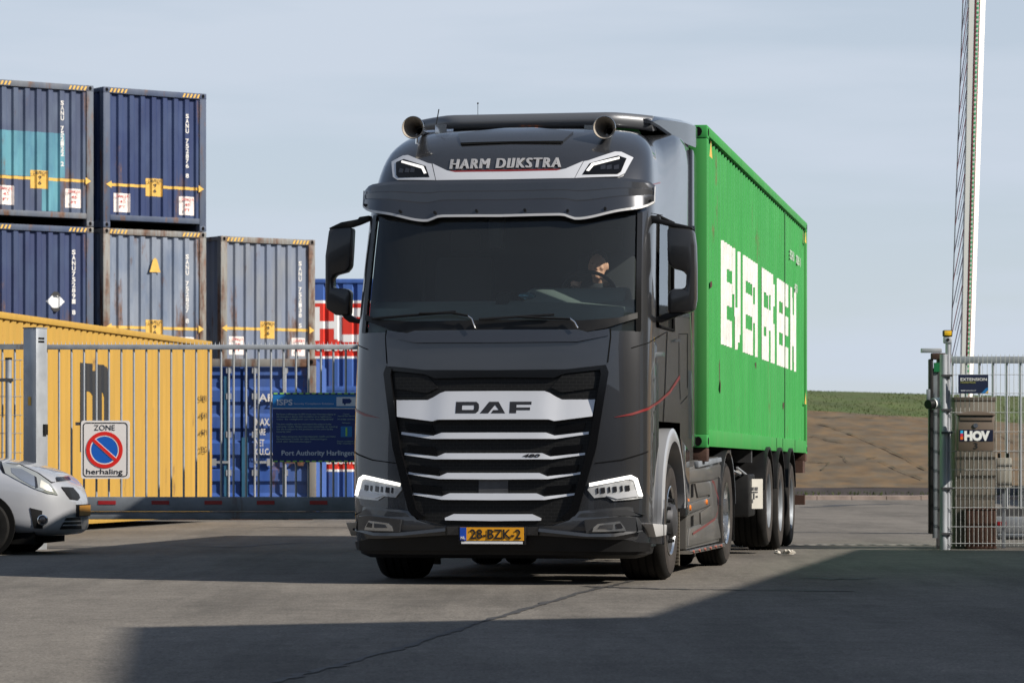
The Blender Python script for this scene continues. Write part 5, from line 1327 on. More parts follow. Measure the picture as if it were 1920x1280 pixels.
pa = GL.on_x(1413, 890, 1.2); pm = Matrix.Translation((1.19, 4.9, .50)) @ Matrix.Rotation(rad(40), 4, 'Z')
m = MB(); m.box(-.125, .125, 0, .012, 0, .31, pm); pl = m.build('paper_placard', mat('aged_paper', (0.52, 0.50, 0.45), 0.8, var=.12), trl)
m = MB()
for a, b, c_, d_ in ((-.06, -.02, .19, .225), (-.01, .01, .19, .225), (.02, .06, .19, .225), (-.06, -.035, .165, .18), (-.02, .06, .165, .18), (.0, .02, .10, .16), (-.06, -.03, .115, .135), (.035, .06, .115, .135), (-.015, .0, .06, .10)): m.box(a, b, -.004, 0, c_, d_, pm)
m.build('placard_marks', M['steel_dark'], pl)
m = MB(); m.tube([(1.0, 3.9, .95), (1.1, 4.6, .84)], .012, 6); m.tube([(1.1, 4.1, .93), (1.16, 4.9, .82)], .012, 6); m.build('stay', M['galv'], trl)
m = MB(); p = GL.on_x(1384, 888, 1.0); m.box(.98, 1.03, p.y, p.y+.03, .74, .90); m.build('marker_strip', M['white'], trl)
for s in (1, -1):
    m = MB(); m.box(s*.75-.06, s*.75+.06, 3.1, 3.22, .35, .98); m.box(s*.75-.15, s*.75+.15, 3.02, 3.3, .33, .36); m.build('landing_leg', M['matte_black'], trl)
m = MB()
for k in range(14):
    y = 2.6+rnd.random()*3.0; s = rnd.uniform(.35, 1.1); z = rnd.uniform(.66, .92); m.tube([(s, y, z), (s+rnd.uniform(-.15, .15), y+.2, z+rnd.uniform(-.1, .1)), (s, y+.5, z)], .02, 6)
m.build('air_lines', M['rust'], trl, smooth=60)
m = MB(); m.cyl((.85, 5.35, .78), (.85, 6.0, .78), .12, n=14); m.build('air_tank', M['rust'], trl, smooth=40)
m = MB(); m.box(-1.2, 1.2, 12.0, 12.10, .45, .57); m.box(-.8, -.7, 11.9, 12.0, .5, .9); m.box(.7, .8, 11.9, 12.0, .5, .9); m.build('rear_guard', M['rust'], trl)
m = MB(); m.box(.7, 1.2, 11.7, 12.05, .85, 1.0); m.build('rear_light_box', M['rust'], trl)

# ------------------------------------------------------------------ silver hatchback at the left edge
CP = mat('silver_car_paint', (0.40, 0.41, 0.44), 0.35, metal=0.25, coat=0.9, coatr=0.04, var=0.05, vscale=2)
CX, CY = UX(147, 35.9), 36.2
CR = rad(-6)                              # nose points right and a little towards the camera
car = thing('car', 'silver hatchback with swept back headlight nosing in at the left edge', 'car', (CX, CY, 0), CR)
CF = Frame((CX, CY, 0), CR)                # x forward (nose at 0, body at negative x), y to the car's left
cw = pchip([-3.62, -3.4, -2.8, -1.6, -.9, -.5, -.25, -.10, -.02, 0.02], [.60, .74, .80, .81, .80, .775, .70, .58, .40, .05])
czt = pchip([-3.62, -3.4, -2.6, -1.4, -1.05, -.7, -.4, -.2, -.08, 0.0], [.95, 1.02, 1.0, 1.02, 1.04, 1.0, .93, .85, .74, .56])
czb = pchip([-3.62, -3.3, -2.8, -.8, -.4, -.1, 0.0], [.40, .28, .22, .20, .19, .205, .26])
def cB(x, z):
    zb, zt = czb(x), czt(x)
    if z <= zb or z >= zt: return 0
    zm = (zb+zt)/2; k = abs(z-zm)/((zt-zb)/2); pw = 3.6 if z > zm else 5.0
    return cw(x)*(1-k**pw)**(1/pw)
def car_hit(u, v):
    d = CF.d(u, v); k = 33.0
    ins = lambda p: -3.6 < p.x < 0.0 and abs(p.y) < cB(p.x, p.z)
    while k < 38:
        if ins(CF.o+d*k):
            lo, hi = k-.02, k
            for i in range(18):
                mid = (lo+hi)/2
                if ins(CF.o+d*mid): hi = mid
                else: lo = mid
            return CF.o+d*hi
        k += .02
    return None
m = MB(); rings = []
xs = [-3.6, -3.5, -3.3, -3.0, -2.7]+[-2.4+.15*i for i in range(12)]+[-.6, -.5, -.42, -.34, -.27, -.2, -.15, -.11, -.075, -.045, -.02, -.005]
WX = -.89; WR = .29
for x in xs:
    zb, zt = czb(x), czt(x); zm = (zb+zt)/2; hh = (zt-zb)/2; w = cw(x); ring = []
    for k in range(40):
        a = 2*math.pi*k/40; sa, ca = math.sin(a), math.cos(a); pw = 3.6 if sa > 0 else 5.0
        ring.append(Vector((x, w*math.copysign(abs(ca)**(2/pw), ca), zm+hh*math.copysign(abs(sa)**(2/pw), sa))))
    rings.append(ring)
m.loft(rings); m.build('body', CP, car, smooth=50)
# greenhouse: roof, pillars, glass
gh = [(-3.55, .98, 1.05), (-3.35, 1.05, 1.42), (-2.9, 1.0, 1.50), (-2.2, 1.0, 1.52), (-1.85, 1.0, 1.47), (-1.14, 1.03, 1.06)]
m = MB(); rings = []
for x, z0, z1 in gh:
    w0, w1 = .74, .74-.17*(z1-z0)/.5
    rings.append([Vector((x, -w0, z0-.04)), Vector((x, -w1, z1-.03)), Vector((x, -w1+.08, z1)), Vector((x, w1-.08, z1)), Vector((x, w1, z1-.03)), Vector((x, w0, z0-.04))])
m.loft(rings); m.build('windows', M['dark_glass'], car, smooth=40)
m = MB(); rings = []
for x, z0, z1 in gh[1:5]:
    w1 = .74-.17*(z1-z0)/.5; rings.append([Vector((x, -w1-.01, z1-.04)), Vector((x, -w1+.07, z1+.012)), Vector((x, w1-.07, z1+.012)), Vector((x, w1+.01, z1-.04))])
m.loft(rings); m.build('roof', CP, car, smooth=40)
for s in (-1, 1):
    m = MB(); m.tube([(-1.14, s*.735, 1.03), (-1.85, s*.60, 1.46)], .035, 8); m.tube([(-2.3, s*.745, 1.0), (-2.3, s*.57, 1.49)], .04, 6); m.tube([(-3.5, s*.74, 1.0), (-3.33, s*.60, 1.42)], .06, 6); m.build('pillar', CP, car, smooth=60)
    m = MB(); m.ball((-1.35, s*.86, 1.08), .06, .10, .07, 14, 8); m.build('wing_mirror', CP, car, smooth=60)
    for wx in (WX, -3.02):
        # wheel arch and wheel
        m = MB(); m.revolve([(0, .02), (0, .352), (-.02, .356)], (wx, s*.802, .31), 'y', 40, sgn=s); m.build('arch_liner', M['matte_black'], car, smooth=40)
        w = bpy.data.objects.new('wheel', None); COL.objects.link(w); w.parent = car
        m = MB(); m.revolve([(-.18, .17), (-.18, .27), (-.16, .298), (.0, .298), (.02, .28), (.024, .22), (.015, .185)], (wx, s*.805, .296), 'y', 44, sgn=s); m.build('tyre', M['rubber'], w, smooth=40)
        m = MB(); m.revolve([(.012, .19), (.0, .17), (-.03, .15), (-.02, .05), (.0, 0)], (wx, s*.805, .288), 'y', 30, sgn=s); m.build('rim', M['alu'], w, smooth=40)
def car_patch(name, px, h0, h1, material, parent=None, step=4.0):
    V, Fc = grid2d(px, step); cache = {}
    toc = Vector((0, 0, 0))
    def hit(a, b):
        k = (round(a, 3), round(b, 3))
        if k not in cache: cache[k] = car_hit(a, b) or CF.on_y(a, b, -.5)
        return cache[k]
    def nrm(p):
        e = .01; gx = (cB(p.x+e, p.z)-cB(p.x-e, p.z))/(2*e); gz = (cB(p.x, p.z+e)-cB(p.x, p.z-e))/(2*e)
        gx = max(-4, min(4, gx)); gz = max(-4, min(4, gz)); return Vector((-gx, -1 if p.y < 0 else 1, -gz)).normalized()
    return solid2d(V, Fc, lambda a, b, h: hit(a, b)+nrm(hit(a, b))*(h0 if h == 0 else h1), 1.0).build(name, material, parent or car, smooth=25)
hlp = [(3.4, 868.7), (34, 871), (68.7, 886.7), (92.8, 904), (108, 928), (89, 924.5), (65, 916), (34, 900.5), (10, 887.6)]
h_ = car_patch('headlight', hlp, -.01, .008, mat('headlight_glass', (0.42, 0.43, 0.41), 0.08, metal=0.5, coat=1.0))
car_patch('reflector', [(20, 878), (40, 880), (64, 893), (70, 912), (60, 911), (40, 900), (22, 887)], .006, .012, M['lens'], h_)
car_patch('lamp_surround', [(64, 893), (68, 896), (71, 914), (66, 915)], .008, .014, M['lens_dark'], h_)
car_patch('indicator', [(76, 900), (90, 908), (100, 923), (86, 919), (74, 913)], .006, .011, mat('frosted_lens', (0.5, 0.5, 0.46), 0.3), h_)
car_patch('headlight_edge', [(0, 864), (4, 867), (10, 888), (6, 886), (0, 878)], -.01, .006, M['gloss_black'], h_)
car_patch('upper_grille', [(114, 913), (136, 914.5), (147, 927), (149.5, 934), (146, 938), (131, 935.7)], -.01, .010, M['black'])
car_patch('grille_slot', [(104, 895), (128, 893.5), (132, 900), (106, 903)], -.01, .010, M['gloss_black'])
car_patch('lower_grille', [(124, 970), (149, 969), (152, 990), (112, 991)], -.01, .010, M['black'])
for yy in (976, 983): car_patch('grille_bar', [(118, yy), (152, yy-1), (152, yy+1.2), (116, yy+2)], .008, .016, CP)
car_patch('fog_recess', [(56, 951.5), (79, 957), (80, 990), (63, 989)], -.01, .007, M['black'])
fp = car_hit(81, 974)
if fp: m = MB(); m.ball(fp+Vector((0, -.004, 0)), .055, .035, .055, 18, 10); m.build('fog_light', M['lens_dark'], car, smooth=60)
if fp: m = MB(); m.revolve([(0, .050), (.03, .056), (.034, .048)], fp, 'y', 20, sgn=-1); m.build('fog_ring', M['chrome'], car, smooth=60)
car_patch('bonnet_gap', [(10, 867), (38, 870), (72, 886), (97, 903.5), (104, 903), (97, 905.5), (70, 888.5), (36, 872)], .001, .004, M['matte_black'])
m = MB(); m.box(-.01, .03, -.26, .26, .40, .53); pt = m.build('number_plate', M['black'], car)
m = MB(); m.box(.031, .036, -.25, .25, .41, .52); m.build('plate_face', mat('shaded_plate_yellow', (0.34, 0.16, 0.02), 0.5), pt)  # plate yellow darkened in its colour to stand for shade
m = MB(); m.box(-3.3, -.36, -.66, .70, .115, .24); m.build('under_tray', M['matte_black'], car)
m = MB()
for u, v in ((26, 855), (46, 855)):
    p = car_hit(u, v)
    if p: m.ball(p, .014, n=8, m=6)
if m.v: m.build('washer_jet', M['black'], car)

# ------------------------------------------------------------------ left sliding gate with its post, fence and signs
YG = 38.0
gx = lambda u: UX(u, YG); gz = lambda v: VZ(v, YG)
gate = thing('sliding_gate', 'long galvanised sliding gate of thin upright bars left of the truck', 'gate', (0, YG, 0))
X0, X1 = gx(79), gx(705)
m = MB(); m.box(X0, X1, -.03, .03, gz(655), gz(646)); m.build('top_rail', M['galv'], gate, bevel=.004)
m = MB(); m.box(X0-.05, X1, -.07, .07, gz(958), gz(931)); m.build('bottom_beam', M['galv_dark'], gate, bevel=.006)
m = MB(); m.box(X0-.05, X1, -.045, .10, gz(973), gz(958.7)); m.build('bottom_track', M['galv_dark'], gate, bevel=.004)
m = MB(); b0 = m.cyl((0, 0, gz(931)), (0, 0, gz(655)), .0125, n=8); bar0 = b0.build('bar', M['galv'], gate, smooth=60, loc=(X0+.05, 0, 0)); k = 1
while X0+.05+.1413*k < X1-.02:
    o = bar0.copy(); COL.objects.link(o); o.parent = gate; o.location = (X0+.05+.1413*k, 0, 0); k += 1
m = MB()
for k in range(80):
    x = X0+.03+(X1-X0-.06)*k/79; m.cyl((x, 0, gz(646)-.005), (x, 0, gz(646)+.035), .006, .001, n=5)
m.build('spike_strip', M['galv'], gate)
for u in (202, 302, 401, 499, 598, 697):
    m = MB(); m.box(gx(u-16.5), gx(u+16.5), -.076, -.071, gz(945), gz(938)); m.build('reflector', M['red_reflector'], gate)
for u in (690,):
    m = MB(); x = gx(u); m.box(x-.12, x+.12, -.06, .12, .0, gz(974)-.001); m.build('roller_carriage', M['galv_dark'], gate, bevel=.01)

post = thing('gate_post', 'stout square galvanised post carrying the left sliding gate', 'post', (UX(66, 37.75), 37.75, 0), rad(-32))
m = MB(); m.box(-.095, .095, -.095, .095, 0, VZ(616, 37.75)); m.build('column', M['galv'], post, bevel=.006)
m = MB(); m.box(-.099, .099, -.099, .099, VZ(616, 37.75)+.001, VZ(616, 37.75)+.012); m.build('cap', M['galv_dark'], post)
m = MB()
for z in (VZ(634, 37.75), VZ(640, 37.75)): m.box(.0955, .099, -.06, .04, z-.014, z+.006)
m.build('slot', M['matte_black'], post)
m = MB(); m.box(-.02, .02, -.102, -.0955, VZ(760, 37.75), VZ(744, 37.75)); m.build('amber_sticker', M['yellow'], post)
m = MB(); m.box(.0955, .12, .02, .08, VZ(815, 37.75), VZ(795, 37.75)); m.build('latch', M['black'], post)

def mesh_fence(name, label, x0, x1, Y, ztop, zbot, folds, vstep=.05, hs=None, wire=.0028):
    t = thing(name, label, 'fence', (0, Y, 0)); m = MB()
    x = x0
    while x <= x1+1e-6:
        m.cyl((x, 0, zbot), (x, 0, ztop), wire, n=5, caps=False); x += vstep
    for z in hs:
        m.cyl((x0, -.006, z), (x1, -.006, z), wire*1.15, n=5, caps=False); m.cyl((x0, .006, z), (x1, .006, z), wire*1.15, n=5, caps=False)
    m.build('wire_panel', M['wire'], t); return t
fl = mesh_fence('mesh_fence', 'wire mesh fence with round capped post at the left edge', -7.6, gx(54), YG-.5, VZ(672, 37.5), .05, [], .05, [VZ(v, 37.5) for v in (675, 711, 743, 778, 812, 848, 884, 920)], .0032)
m = MB(); x = UX(15, 37.4); m.cyl((x, -.06, 0), (x, -.06, VZ(674, 37.4)), .036, n=16); m.build('post', M['galv'], fl, smooth=40)
m = MB(); m.cyl((x, -.06, VZ(674, 37.4)), (x, -.06, VZ(670, 37.4)), .039, n=16); m.build('post_cap', M['black'], fl)
m = MB(); m.box(x-.10, x+.05, -.10, -.03, VZ(715, 37.4), VZ(709, 37.4)); m.build('clamp', M['steel_dark'], fl)
fb = thing('bar_fence', 'fence panel with upright bars between the stout post and the left edge', 'fence', (0, YG+.45, 0))
m = MB(); m.box(-7.6, gx(50), -.03, .03, VZ(655, 38.45), VZ(645, 38.45)); m.build('top_rail', M['galv_dark'], fb)
m = MB(); b_ = m.cyl((0, 0, .1), (0, 0, VZ(655, 38.45)), .0125, n=8).build('bar', M['galv'], fb, smooth=60, loc=(gx(40), 0, 0))
for k in range(1, 12):
    o = b_.copy(); COL.objects.link(o); o.parent = fb; o.location = (gx(40)-.1413*k, 0, 0)
m = MB()
for k in range(12): xx = gx(50)-.02-k*.1; m.cyl((xx, 0, VZ(645, 38.45)-.005), (xx, 0, VZ(645, 38.45)+.04), .006, .001, n=5)
m.build('spike_strip', M['galv'], fb)

# no-parking zone sign
YZ = YG-.10; zx = lambda u: UX(u, YZ); zzv = lambda v: VZ(v, YZ)
def rrect(x0, x1, z0, z1, r, n=5):
    out = []
    for cx, cz, a0 in ((x1-r, z1-r, 0), (x0+r, z1-r, 90), (x0+r, z0+r, 180), (x1-r, z0+r, 270)):
        for k in range(n+1): a = rad(a0+90*k/n); out.append((cx+r*math.cos(a), cz+r*math.sin(a)))
    return out
zs = thing('zone_sign', 'white ZONE no parking sign with red ringed blue disc on the left gate', 'sign', (0, YZ, 0))
a0, a1, c0, c1 = zx(152), zx(243), zzv(897), zzv(788); SW = mat('sign_white', (0.74, 0.70, 0.68), 0.4)
m = MB(); m.prism(rrect(a0, a1, c0, c1, .03), (0, .025), 'y'); m.build('panel', SW, zs)
m = MB(); o_ = rrect(a0+.022, a1-.022, c0+.022, c1-.022, .04); i_ = rrect(a0+.032, a1-.032, c0+.032, c1-.032, .032); n = len(o_)
m.add([(x, -.003, z) for x, z in o_]+[(x, -.003, z) for x, z in i_], [(k, (k+1) % n, n+(k+1) % n, n+k) for k in range(n)]); m.build('border', M['ink'], zs)
cx, cz = zx(196), zzv(843); Rr = .207
def ring(name, r0, r1, y, material, n=48):
    m = MB(); m.add([(cx+r0*math.cos(2*math.pi*k/n), y, cz+r0*math.sin(2*math.pi*k/n)) for k in range(n)]+[(cx+r1*math.cos(2*math.pi*k/n), y, cz+r1*math.sin(2*math.pi*k/n)) for k in range(n)],
        [(k, (k+1) % n, n+(k+1) % n, n+k) for k in range(n)]); return m.build(name, material, zs)
ring('blue_disc', .001, .155, -.003, M['stop_blue']); ring('white_ring', .152, .166, -.0045, SW); ring('red_ring', .164, Rr, -.006, M['stop_red'])
dm = Matrix.Translation((cx, 0, cz)) @ Matrix.Rotation(rad(42), 4, 'Y')
m = MB(); m.box(-.158, .158, -.0055, -.0040, -.024, .024, dm); m.build('bar_edge', SW, zs)
m = MB(); m.box(-.168, .168, -.0085, -.0065, -.017, .017, dm); m.build('red_bar', M['stop_red'], zs)
lettering('zone_lettering', 'ZONE', M['ink'], zs, (cx, 0, zzv(806.3)), (1, 0, 0), (0, 0, 1), .064, width=.235, bold=-.004, align='c')
lettering('repeat_lettering', 'herhaling', M['ink'], zs, (cx, 0, zzv(888)), (1, 0, 0), (0, 0, 1), .060, width=.41, bold=.005, align='c')
m = MB(); m.box(zx(141), zx(152), .01, .05, zzv(797), zzv(791)); m.build('bracket', M['steel_dark'], zs)

# port security sign
YI = YG-.09; ix = lambda u: UX(u, YI); iz = lambda v: VZ(v, YI)
ps_ = thing('security_sign', 'navy ISPS port security sign fixed to the gate beside the truck', 'sign', (0, YI, 0))
m = MB(); m.box(ix(511), ix(692), 0, .02, iz(866), iz(736)); m.build('panel', M['blue_sign'], ps_)
m = MB(); m.box(ix(511.5), ix(691.5), -.003, -.0005, iz(764), iz(740)); m.build('header_band', M['blue_band'], ps_)
m = MB(); m.box(ix(511.5), ix(691.5), -.003, -.0005, iz(766.2), iz(764.5)); m.build('divider', M['sign_grey'], ps_)
m = MB()
for k in range(15):
    for v in (737, 864): m.box(ix(513+k*12), ix(520.5+k*12), -.004, -.0005, iz(v+1.6), iz(v-.9))
m.build('dash_border', M['sign_green'], ps_)
m = MB(); m.box(ix(631), ix(688), -.005, -.0035, iz(761), iz(744)); m.build('camera_panel', M['sign_grey'], ps_)
m = MB(); m.box(ix(642), ix(657), -.007, -.0052, iz(756), iz(747)); m.box(ix(657), ix(659), -.007, -.0052, iz(754), iz(749)); m.box(ix(645), ix(648), -.007, -.0052, iz(759), iz(755)); m.build('camera_symbol', M['blue_sign'], ps_)
lettering('heading_lettering', 'ISPS', M['sign_grey'], ps_, (ix(519.5), -.003, iz(759)), (1, 0, 0), (0, 0, 1), .066, width=.175, bold=.02)
m = MB(); lettering_mb(m, 'Security Compliance Solutions', (ix(551), -.003, iz(758)), (1, 0, 0), (0, 0, 1), .022, width=.45, bold=0)
lettering_mb(m, 'Port Authority Harlingen', (ix(528), 0, iz(853)), (1, 0, 0), (0, 0, 1), .057, width=.82, bold=.015)
m.build('authority_lettering', M['sign_grey'], ps_)
m = MB()
for k, (tx, ww) in enumerate((('De haven voldoet aan de ISPS Code voor havenbeveiliging en', .67), ('alle bezoekers dienen zich te melden en te legitimeren', .62), ('voor de veiligheid van het havengebied', .64), ('', 0), ('This port complies with the international ship and port facility', .62), ('security code. Every person entering or leaving', .69), ('the site is subject to the provisions of the port facility', .64), ('security plan', .16), ('', 0), ('Der Hafen entspricht dem internationalen Schiffs und Hafen', .67), ('Sicherheits Code fur alle Hafenanlagen', .57), ('und den Bestimmungen', .39))):
    if tx: lettering_mb(m, tx, (ix(518.5), 0, iz(777.5+k*4.65)), (1, 0, 0), (0, 0, 1), .018, width=ww, bold=.0)
m.build('small_print', mat('sign_dim_green', (0.34, 0.48, 0.40), 0.6), ps_)
m = MB(); m.box(ix(639), ix(660), -.004, -.0005, iz(819), iz(799)); m.build('level_box', M['blue_band'], ps_)
lettering('level_number', '1', M['sign_green'], ps_, (ix(649.5), -.004, iz(816.5)), (1, 0, 0), (0, 0, 1), .095, bold=.03, align='c')
m = MB()
for k, (tx, ww) in enumerate((('Current', .07), ('security level', .19), ('Huidig niveau', .19), ('Niveau', .09))): lettering_mb(m, tx, (ix(649), 0, iz(777+(0, 3.6, 9.6, 16.5)[k])), (1, 0, 0), (0, 0, 1), .015, width=ww, bold=0, align='c')
lettering_mb(m, 'Camera surveillance 24h', (ix(650), 0, iz(828)), (1, 0, 0), (0, 0, 1), .015, width=.22, bold=0, align='c'); lettering_mb(m, 'Video recording in use', (ix(650), 0, iz(832)), (1, 0, 0), (0, 0, 1), .015, width=.22, bold=0, align='c')
m.build('side_print', MATS['sign_dim_green'], ps_)

# ------------------------------------------------------------------ right side: fence, gate leaf, pillar, letterbox
YF_ = 37.7; fx = lambda u: UX(u, YF_); fz = lambda v: VZ(v, YF_)
hs = [fz(v) for v in (702, 737, 773, 809, 845, 880, 914, 951, 987, 1018)]
fr2 = mesh_fence('mesh_fence', 'galvanised wire mesh fence with round post in front of the letterbox pillar', fx(1776), 8.6, YF_, fz(664), .04, [], .05, hs, .0030)
m = MB(); m.cyl((fx(1769), 0, 0), (fx(1769), 0, fz(664)), .042, n=18); m.build('post', M['galv'], fr2, smooth=40)
m = MB()
for v in (704, 768, 811, 915, 1000): m.box(fx(1764), fx(1785), -.055, .02, fz(v+2), fz(v-2))
m.build('clamp', M['steel_dark'], fr2)
m = MB(); m.cyl((fx(1778.5), .05, 0), (fx(1778.5), .05, fz(640)), .03, n=12); m.build('conduit', M['galv'], fr2, smooth=40)

gp = thing('gate_catch_post', 'black and galvanised catch post of the right gate opening', 'post', (0, 38.0, 0))
px_ = lambda u: UX(u, 38.0); pz_ = lambda v: VZ(v, 38.0)
m = MB(); m.box(px_(1741), px_(1749), -.05, .05, pz_(1000), pz_(673)); m.build('rubber_edge', M['black'], gp, bevel=.01)
m = MB(); m.box(px_(1749.5), px_(1757), -.03, .06, pz_(1008), pz_(690)); m.build('inner_channel', M['galv_dark'], gp)
m = MB(); m.box(px_(1757.2), px_(1762.5), -.02, .08, 0, pz_(668)); m.build('rear_post', M['steel_dark'], gp)
m = MB(); m.box(px_(1727), px_(1765), -.05, .05, pz_(661), pz_(653)); m.build('top_arm', M['galv'], gp, bevel=.005)
m = MB(); m.box(px_(1746), px_(1772), -.06, .06, pz_(674), pz_(662)); m.build('bracket', M['rust'], gp, bevel=.008)
m = MB(); m.box(px_(1750), px_(1763), -.055, -.032, pz_(697), pz_(680)); m.build('green_roller', mat('green_plastic', (0.01, 0.14, 0.05), 0.4), gp)
cmh = thing('site_camera', 'white barrel camera with black lens hood on the catch post', 'camera', (px_(1752), 37.9, pz_(757)))
m = MB(); m.cyl((.04, -.11, .008), (-.05, -.17, -.004), .062, .064, n=22); m.build('housing', M['white'], cmh, smooth=40)
m = MB(); m.cyl((-.051, -.171, -.004), (-.115, -.235, -.012), .056, .052, n=22); m.build('hood', M['black'], cmh, smooth=40)
m = MB(); m.box(-.125, -.085, -.21, -.17, .03, .16); m.build('aerial', M['galv_dark'], cmh, bevel=.004); m = MB(); m.tube([(-.02, -.02, 0), (.06, -.05, -.02), (.10, -.03, -.02)], .018, 8); m.build('arm', M['galv'], cmh, smooth=60)
bc = thing('beacon', 'amber warning beacon on top of the galvanised conduit', 'beacon', (fx(1777.5), YF_+.05, fz(640)))
m = MB(); m.box(-.045, .045, -.04, .04, -.02, .055); m.build('base', M['galv'], bc, bevel=.01); m = MB(); m.cyl((0, -.042, .02), (0, -.046, .02), .018, n=12); m.build('button', M['black'], bc)
m = MB(); m.box(-.052, .052, -.045, .045, .056, .128); m.build('lens_guard', M['black'], bc, bevel=.012); m = MB(); m.box(-.040, .040, -.052, -.046, .066, .120); m.build('lens', mat('yellow_lens', (0.75, 0.45, 0.02), 0.25, coat=0.5), bc, bevel=.004)

# opened gate leaf behind the fence
YL = 38.9; lx = lambda u: UX(u, YL); lz = lambda v: VZ(v, YL)
lf = thing('sliding_gate', 'open galvanised gate leaf of thick bars behind the right mesh fence', 'gate', (0, YL, 0))
m = MB(); m.box(lx(1785), 9.2, -.03, .03, lz(681), lz(668)); m.build('top_rail', M['galv'], lf, bevel=.004)
m = MB(); m.box(lx(1778), 9.2, -.06, .06, lz(998), lz(968)); m.build('bottom_beam', M['galv'], lf, bevel=.006)
m = MB(); m.cyl((lx(1870), -.02, lz(1004)), (9.2, -.02, lz(1004)), .045, n=14); m.build('track_tube', M['galv_dark'], lf, smooth=40)
m = MB(); b_ = m.cyl((0, 0, lz(968)), (0, 0, lz(681)), .0145, n=10).build('bar', M['galv'], lf, smooth=60, loc=(lx(1786), 0, 0)); k = 1
while lx(1786)+.1575*k < 9.1:
    o = b_.copy(); COL.objects.link(o); o.parent = lf; o.location = (lx(1786)+.1575*k, 0, 0); k += 1
for u in (1787, 1877):
    m = MB(); m.box(lx(u-8), lx(u+8), -.066, -.061, lz(984), lz(977)); m.build('reflector', M['red_reflector'], lf)
m = MB(); m.box(lx(1868), 9.2, -.02, .1, lz(967), lz(953)); m.build('guide_box', M['steel_dark'], lf)
for u in (1830, 1990):
    m = MB(); m.box(lx(u)-.12, lx(u)+.12, -.06, .08, 0, lz(1006)-.002); m.build('roller_carriage', M['galv_dark'], lf, bevel=.01)

YP = 38.15; qx = lambda u: UX(u, YP); qz = lambda v: VZ(v, YP)
pl_ = thing('pillar', 'grey brown square pillar behind the mesh with the letterbox in front', 'pillar', (qx(1828), YP+.2, 0))
PM = mat('pillar_render', (0.155, 0.135, 0.110), 0.9, var=0.22, vscale=3, bump=0.2)
m = MB(); m.box(-.232, .232, -.2, .2, 0, qz(752)); m.build('shaft', PM, pl_, bevel=.01)
m = MB(); m.box(-.238, .238, -.206, .206, qz(752)+.001, qz(744)); m.build('cap', mat('pillar_cap', (0.085, 0.070, 0.055), 0.9), pl_, bevel=.006)
m = MB()
for v in (858, 892, 934, 975): m.box(-.233, .233, -.2035, -.2005, qz(v+1.6), qz(v-1.6))
m.build('joint', mat('pillar_joint', (0.10, 0.085, 0.07), 0.9), pl_)
rb = thing('steel_box', 'rusty dark steel box at the foot of the grey brown pillar', 'box', (UX(1838, YP-.08), YP-.1, 0))
m = MB(); m.box(-.172, .172, -.09, .08, .005, VZ(955, YP)); m.build('case', M['rust'], rb, bevel=.01)
m = MB(); m.box(-.18, .18, -.098, .088, VZ(955, YP)+.001, VZ(952, YP)); m.build('lid', M['rust'], rb, bevel=.004)

YM = 37.45; mx = lambda u: UX(u, YM); mz = lambda v: VZ(v, YM)
mb_ = thing('letterbox', 'brown metal letterbox with HOV sticker and house number 3', 'letterbox', (mx(1827.5), YM, 0))
MBM = mat('letterbox_brown', (0.135, 0.100, 0.075), 0.5, var=0.12, vscale=5, coat=0.15)
w2 = mx(1861)-mx(1827.5)
m = MB(); m.box(-w2, w2, -.11, .11, mz(845), mz(779)); bx = m.build('case', MBM, mb_, bevel=.006)
m = MB(); arc = [(-w2-.012, mz(779)+.001)]+[(-w2-.012+(2*w2+.024)*k/10, mz(776)+.035*math.sin(math.pi*k/10)) for k in range(11)]+[(w2+.012, mz(779)+.001)]
m.prism(arc, (-.135, .115), 'y'); m.build('lid', MBM, mb_, bevel=.004)
m = MB(); m.box(-w2+.02, w2-.02, -.1125, -.1105, mz(790.5), mz(789)); m.box(-w2+.02, w2-.02, -.1125, -.1105, mz(780.6), mz(779.4)); m.build('slot', M['ink'], mb_)
m = MB(); m.box(-w2+.02, w2-.02, -.118, -.1105, mz(788.6), mz(781)); m.build('flap', MBM, mb_, bevel=.003)
m = MB(); m.cyl((-.005, -.1105, mz(797.5)), (-.005, -.122, mz(797.5)), .026, n=18); m.build('lock', M['chrome'], mb_, smooth=40)
m = MB(); m.box(-w2+.015, w2-.01, -.1135, -.1105, mz(827), mz(805.5)); stk = m.build('sticker', mat('sticker_navy', (0.008, 0.012, 0.035), 0.4), mb_)
for k, c in enumerate(((0.02, 0.40, 0.75), (0.55, 0.03, 0.08), (0.75, 0.14, 0.02))):
    m = MB(); m.box(-w2+.025, -w2+.055, -.1155, -.1137, mz(812.5+k*5.6), mz(807+k*5.6)); m.build('colour_block', mat('sticker_colour_%d' % k, c, 0.4), stk)
lettering('sticker_lettering', 'HOV', M['white'], stk, (-w2+.068, -.1137, mz(824.5)), (1, 0, 0), (0, 0, 1), .098, width=.285, bold=.07)
lettering('house_number', '3', M['ink'], mb_, (-.005, -.1105, mz(841)), (1, 0, 0), (0, 0, 1), .072, width=.046, bold=.005, align='c')

